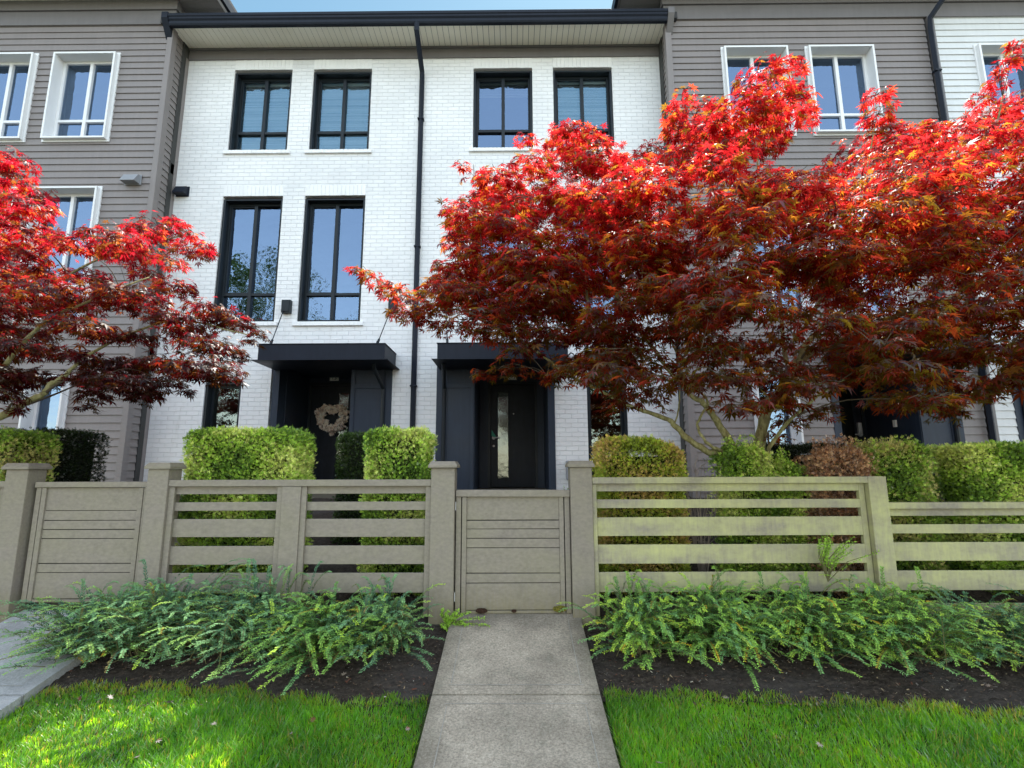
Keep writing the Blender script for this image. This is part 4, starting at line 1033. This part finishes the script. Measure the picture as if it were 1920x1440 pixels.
# tall leafy shoot in front of the long fence
def shoot(x, y, z0, z1, seed, label):
    r = np.random.RandomState(seed); root = tag(empty('leafy_shoot', (x, y, z0)), label, 'plant'); C=[];D=[];Nn=[];S=[];CO=[]; st = MB()
    for i in range(16):
        a = r.uniform(0, 6.28); P0 = np.array((x, y, z0)); P2 = np.array((x+.13*r.normal()+.10, y-.05+.05*r.normal(), z1-r.uniform(0,.16))); P1 = (P0+P2)/2+np.array((-.04,0,.04))
        m = 16; t = np.linspace(.35, 1, m); B_ = ((1-t)**2)[:,None]*P0+(2*t*(1-t))[:,None]*P1+(t**2)[:,None]*P2
        st.tube([tuple(P0), tuple(P1), tuple(P2)], [.004,.003,.001], 3, cap=False)
        for k in range(5): C.append(B_); D.append(r.normal(0,1,(m,3))+np.array((0,0,.3))); Nn.append(r.normal(0,1,(m,3))+np.array((0,-.5,1))); S.append(r.uniform(.014,.026,m)); CO.append(np.array((.30,.50,.06))[None]*r.uniform(.6,1.4,(m,1)))
    C=np.concatenate(C);D=np.concatenate(D);Nn=np.concatenate(Nn);S=np.concatenate(S);CO=np.concatenate(CO)
    npmesh('leaves', blades(C,D,Nn,LT,S), 4, M['foliage'], root, CO.repeat(4,0), (CO*1.5).repeat(4,0)); st.build('stems', M['stem'], root)
shoot(2.50, 4.36, .3, .70, 3, 'fresh green shoot standing up in front of the long fence')
shoot(-.545, 4.36, -.05, .11, 4, 'small weed at the left foot of the centre gate')
shoot(.52, 5.6, .35, 1.06, 5, 'small green plant at the foot of the brick wall, right of the centre gate')

# ------------------------------------------------------------------ grass, chips
def grass(name, n, x0, x1, y0, y1, seed):
    r = np.random.RandomState(seed); x = r.uniform(x0, x1, n); y = r.uniform(y0, y1, n)
    e = edge_y(x)+.06*(x<-.5)+.03*np.sin(x*13)+.02*np.sin(x*31+1)+r.normal(0, .02, n)
    ok = (y < e) & ~((x > -.56) & (x < .55)) & ~((x > -4.17) & (x < -3.07)); x = x[ok]; y = y[ok]; e = e[ok]; n = len(x)
    z = gza(y)-np.where(y > e-.05, .016, .035); h = r.uniform(.03, .078, n)*(.8+.35*np.sin(x*3.1)*np.sin(y*4.3))*np.clip((e-y)/.12+.45, .4, 1); wd = r.uniform(.0016, .0034, n)
    clump = np.sin(x*17+3*np.sin(y*11))*np.sin(y*19+2*np.sin(x*9)); az = r.uniform(0, 6.28, n)*.55+clump*2.0; lean = r.uniform(.1, .9, n)
    dx, dy = np.cos(az), np.sin(az); sx, sy_ = -dy, dx
    t = []
    for f, wf in ((0, 1), (.55, .8), (1, .08)):
        cx = x+dx*h*lean*f**1.8; cyy = y+dy*h*lean*f**1.8; cz = z+h*(f-.25*lean*f*f)
        for s in (-1, 1): t.append(np.stack([cx+s*sx*wd*wf, cyy+s*sy_*wd*wf, cz], 1))
    V = np.stack(t, 1).reshape(-1, 3)
    b = (np.arange(n)*6)[:, None]; Fq = np.concatenate([b+np.array([0,1,3,2]), b+np.array([2,3,5,4])], 0)
    k = r.uniform(0, 1, n); lump = .5+.5*np.sin(x*5.3+1)*np.sin(y*7.7)+r.normal(0,.2,n)
    big = .5+.5*np.sin(x*1.9+2)*np.sin(y*3.1+x)
    c = np.stack([.044+.036*lump+.028*big, .165+.08*lump+.05*big, .026+.008*lump], 1)*r.uniform(.65, 1.3, (n, 1)); m = k > .93; c[m] = (.24,.20,.09)
    dry = np.clip(1-(e-y)/.10, 0, 1)*np.clip(r.normal(.3,.4,n), 0, 1)*np.clip(np.abs(x)/2.5, .3, 1); c = c*(1-dry[:, None])+np.array((.22,.17,.09))*dry[:, None]
    tc = np.minimum(c*np.array((6.0,3.4,.9)), 1.0)
    o = npmesh(name, V, 4, M['grass'], None, c.repeat(6, 0), tc.repeat(6, 0), faces=Fq); tag(o, 'short green lawn grass either side of the concrete path', 'grass', kind='stuff'); return o
gA = np.random.RandomState(1)
o1 = grass('grass', 150000, -4.6, 4.6, 2.75, 3.72, 3)
o2 = grass('grass', 60000, -7, 7, 1.62, 2.78, 4); o2['label'] = 'lawn grass running down to the pavement in front'
def chips(n, seed):
    r = np.random.RandomState(seed); x = r.uniform(-4.5, 5, n); y = r.uniform(3.45, 4.45, n)**1
    ok = ~((x > -.55) & (x < .54)) & ~((x > -4.16) & (x < -3.08)); x = x[ok]; y = y[ok]; n = len(x); z = gza(y)-.008
    s = r.uniform(.003, .011, n)*np.where(r.rand(n) > .97, 1.8, 1); d = r.normal(0, 1, (n, 3)); nn = r.normal(0, .35, (n, 3))+np.array((0,0,1))
    V = blades(np.stack([x, y, z], 1), d, nn, np.array([(-1,-.3,0),(1,-.4,.1),(1,.3,0),(-1,.4,.12)]), s)
    pal = np.array([(.30,.22,.13),(.10,.06,.04),(.16,.10,.06),(.06,.045,.035),(.42,.38,.30),(.05,.035,.03),(.13,.05,.03)]); c = pal[r.choice(7, n, p=[.07,.25,.15,.25,.04,.16,.08])]
    o = npmesh('bark_chips', V, 4, M['chip'], None, c.repeat(4, 0), c.repeat(4, 0)); tag(o, 'bark chips and dry leaf litter scattered on the dark soil', 'bark chips', kind='stuff')
chips(9000, 5)
def fallen():
    r = np.random.RandomState(77); k = 0
    for _ in range(26):
        x, y = r.uniform(-3.2, 3.6), r.uniform(2.95, 4.0)
        if -.5 < x < .5 and r.rand() < .8: continue
        on = y < edge_y(x); z = gz(x, y)+(.02 if on else 0)
        if -.53 < x < .52: z = gz(x, y)+.036
        if -4.14 < x < -3.1: continue
        V = blades(np.array([[x, y, z]]), r.normal(0,1,(1,3))*np.array((1,1,.1)), np.array([[r.normal(0,.3), r.normal(0,.3), 1]]), MT*np.array((1,1,-.5)), np.array([r.uniform(.018,.032)]))
        c = np.array([[(.22,.04,.03),(.14,.035,.03),(.25,.12,.05)][r.randint(3)]]).repeat(28, 0)
        o = npmesh('fallen_leaf', V, 4, M['chip'], None, c, c); k += 1
        tag(o, 'small dried maple leaf lying on the '+('centre concrete path' if -.53 < x < .52 else 'lawn grass' if on else 'dark soil bed'), 'leaf', 'fallen maple leaves')
fallen()
# wreath
def wreath():
    r = np.random.RandomState(9); cx, cz, yb, R1 = -3.65, 2.235, 10.235, .235
    root = tag(empty('wreath', (cx, yb, cz)), 'round wreath of dried beige flowers hanging on the left door', 'wreath')
    def hx_(a): return .5*np.cos(a)+.5*np.sign(np.cos(a))*abs(np.cos(a))**1.6*1.08
    def hz_(a): u = np.pi/2-a; return .5*np.sin(a)+.5*(13*np.cos(u)-5*np.cos(2*u)-2*np.cos(3*u)-np.cos(4*u))/15.5
    rg = MB(); pts = [(cx+R1*hx_(t*.2618), yb, cz+R1*hz_(t*.2618)) for t in range(25)]; rg.tube(pts, [.045]*25, 6, cap=False); rg.build('ring', M['twig'], root)
    n = 900; a = r.uniform(0, 6.28, n); b = r.uniform(0, 6.28, n); q = .085*(1+.25*np.sin(a*7))*r.uniform(.55, 1.1, n)
    C = np.stack([cx+R1*hx_(a)+q*np.cos(b)*np.cos(a), yb-np.abs(q*np.sin(b))*.7, cz+R1*hz_(a)+q*np.cos(b)*np.sin(a)], 1)
    Nn = r.normal(0, 1, (n, 3)); V = []; pal = np.array([(.92,.80,.66),(.80,.64,.50),(.95,.90,.80),(.50,.36,.28),(.85,.72,.66)]); col = pal[r.randint(5, size=n)]
    T5 = []
    for k in range(5):
        t = k*1.2566; c, s = math.cos(t), math.sin(t)
        for l, w_ in ((0,0),(.6,.38),(1,0),(.6,-.38)): T5.append((l*c-w_*s, l*s+w_*c, .35*l*l))
    V = blades(C, r.normal(0,1,(n,3)), Nn+np.array((0,-1.2,0)), np.array(T5), r.uniform(.016,.034,n))
    npmesh('dried_flowers', V, 4, M['wreath'], root, col.repeat(20,0), col.repeat(20,0))
wreath()

# ------------------------------------------------------------------ trees across the street (seen in the window glass)
def street_tree(x, y, h, rad, seed, label):
    r = np.random.RandomState(seed); root = tag(empty('street_tree', (x, y, -.6)), label, 'tree', 'green trees across the street')
    t = MB(); t.tube([(x,y,-.7),(x+.1,y,h*.3),(x-.1,y+.1,h*.6),(x,y,h*.85)], [.22,.17,.1,.04], 10)
    n = 9000; cl = 60; cc = r.normal(0, 1, (cl, 3)); cc /= np.linalg.norm(cc, axis=1, keepdims=True); cc *= r.uniform(.3, .95, (cl, 1)); cc = cc*np.array((rad, rad, h*.36))+np.array((x, y, h*.62))
    for k in range(0, cl, 3): t.tube([(x, y, h*.4), tuple((np.array((x, y, h*.45))+cc[k])/2), tuple(cc[k])], [.06,.04,.015], 5, cap=False)
    t.build('trunk', M['bark'], root, smooth=True)
    i = r.randint(cl, size=n); P = cc[i]+r.normal(0, .42, (n, 3)); V = blades(P, r.normal(0,1,(n,3)), r.normal(0,1,(n,3)), np.array([(-.6,0,0),(0,-.4,0),(.7,0,0),(0,.4,0)]), r.uniform(.12,.26,n))
    c = np.array((.10,.15,.03))[None]*r.uniform(.5, 1.6, (n,1)); npmesh('crown', V, 4, M['foliage'], root, c.repeat(4,0), (c*1.6).repeat(4,0))
street_tree(-17.0, -15, 16.5, 5.0, 1, 'tall green tree across the street mirrored in the left second floor window')
street_tree(-9.8, -17, 12.0, 3.2, 2, 'green tree across the street mirrored low in the second window from the left')
street_tree(3.5, -16, 9.5, 3.4, 3, 'green tree across the street mirrored in the centre door glass')
street_tree(12.5, -15, 11.5, 4.2, 4, 'green tree across the street mirrored in the right hand windows')

# ------------------------------------------------------------------ light, sky, camera
SKY_FRONT = (.42,.62,.66,1); SKY_BACK = (3.10,2.80,2.40,1)
w = bpy.data.worlds.new('World'); scene.world = w; w.use_nodes = True; nt = w.node_tree
bg = nt.nodes['Background']; sky = nt.nodes.new('ShaderNodeTexSky'); sky.sky_type = 'NISHITA'; sky.sun_disc = False
sky.sun_elevation = SUN_EL; sky.sun_rotation = SUN_AZ; sky.air_density = 1.0; sky.dust_density = .6; sky.ozone_density = 1.0
gm = nt.nodes.new('ShaderNodeGamma'); gm.inputs['Gamma'].default_value = .62; nt.links.new(sky.outputs[0], gm.inputs['Color'])
# sky boosted over the street as added fill for the facade, dimmed over roofs
tcn = nt.nodes.new('ShaderNodeTexCoord'); sx_ = nt.nodes.new('ShaderNodeSeparateXYZ'); nt.links.new(tcn.outputs['Generated'], sx_.inputs[0])
mr = nt.nodes.new('ShaderNodeMapRange'); mr.interpolation_type = 'SMOOTHSTEP'; nt.links.new(sx_.outputs['Y'], mr.inputs['Value'])
mr.inputs['From Min'].default_value = .45; mr.inputs['From Max'].default_value = -.45; mr.inputs['To Min'].default_value = 0; mr.inputs['To Max'].default_value = 1
tint = nt.nodes.new('ShaderNodeMix'); tint.data_type = 'RGBA'; nt.links.new(mr.outputs[0], tint.inputs[0])
tint.inputs[6].default_value = SKY_FRONT; tint.inputs[7].default_value = SKY_BACK
ml = nt.nodes.new('ShaderNodeMix'); ml.data_type = 'RGBA'; ml.blend_type = 'MULTIPLY'; ml.inputs[0].default_value = 1
nt.links.new(gm.outputs[0], ml.inputs[6]); nt.links.new(tint.outputs[2], ml.inputs[7])
nt.links.new(ml.outputs[2], bg.inputs['Color']); bg.inputs['Strength'].default_value = .50
sun = bpy.data.lights.new('sun', 'SUN'); sun.energy = 9.5; sun.angle = math.radians(.5); sun.color = (1, .95, .86)
so = bpy.data.objects.new('sun', sun); COL.objects.link(so)
sv = Vector((math.sin(SUN_AZ)*math.cos(SUN_EL), math.cos(SUN_AZ)*math.cos(SUN_EL), math.sin(SUN_EL)))
so.rotation_euler = sv.to_track_quat('Z', 'Y').to_euler(); so.location = sv*50
cam = bpy.data.cameras.new('camera'); cam.sensor_width = 36; cam.lens = F/1920*36; cam.clip_end = 2000; cam.clip_start = .05
co = bpy.data.objects.new('camera', cam); COL.objects.link(co); co.location = (0, 0, ZC)
from mathutils import Matrix
# camera rows: right, down, forward in world space
right, down, fwd = [Vector(CM[i]) for i in range(3)]
co.rotation_euler = Matrix((right, -down, -fwd)).transposed().to_euler()
scene.camera = co
scene.view_settings.view_transform = 'Standard'; scene.view_settings.look = 'None'; scene.view_settings.exposure = 0
scene.cycles.max_bounces = 8; scene.cycles.diffuse_bounces = 4; scene.cycles.transparent_max_bounces = 16
scene.cycles.use_denoising = True
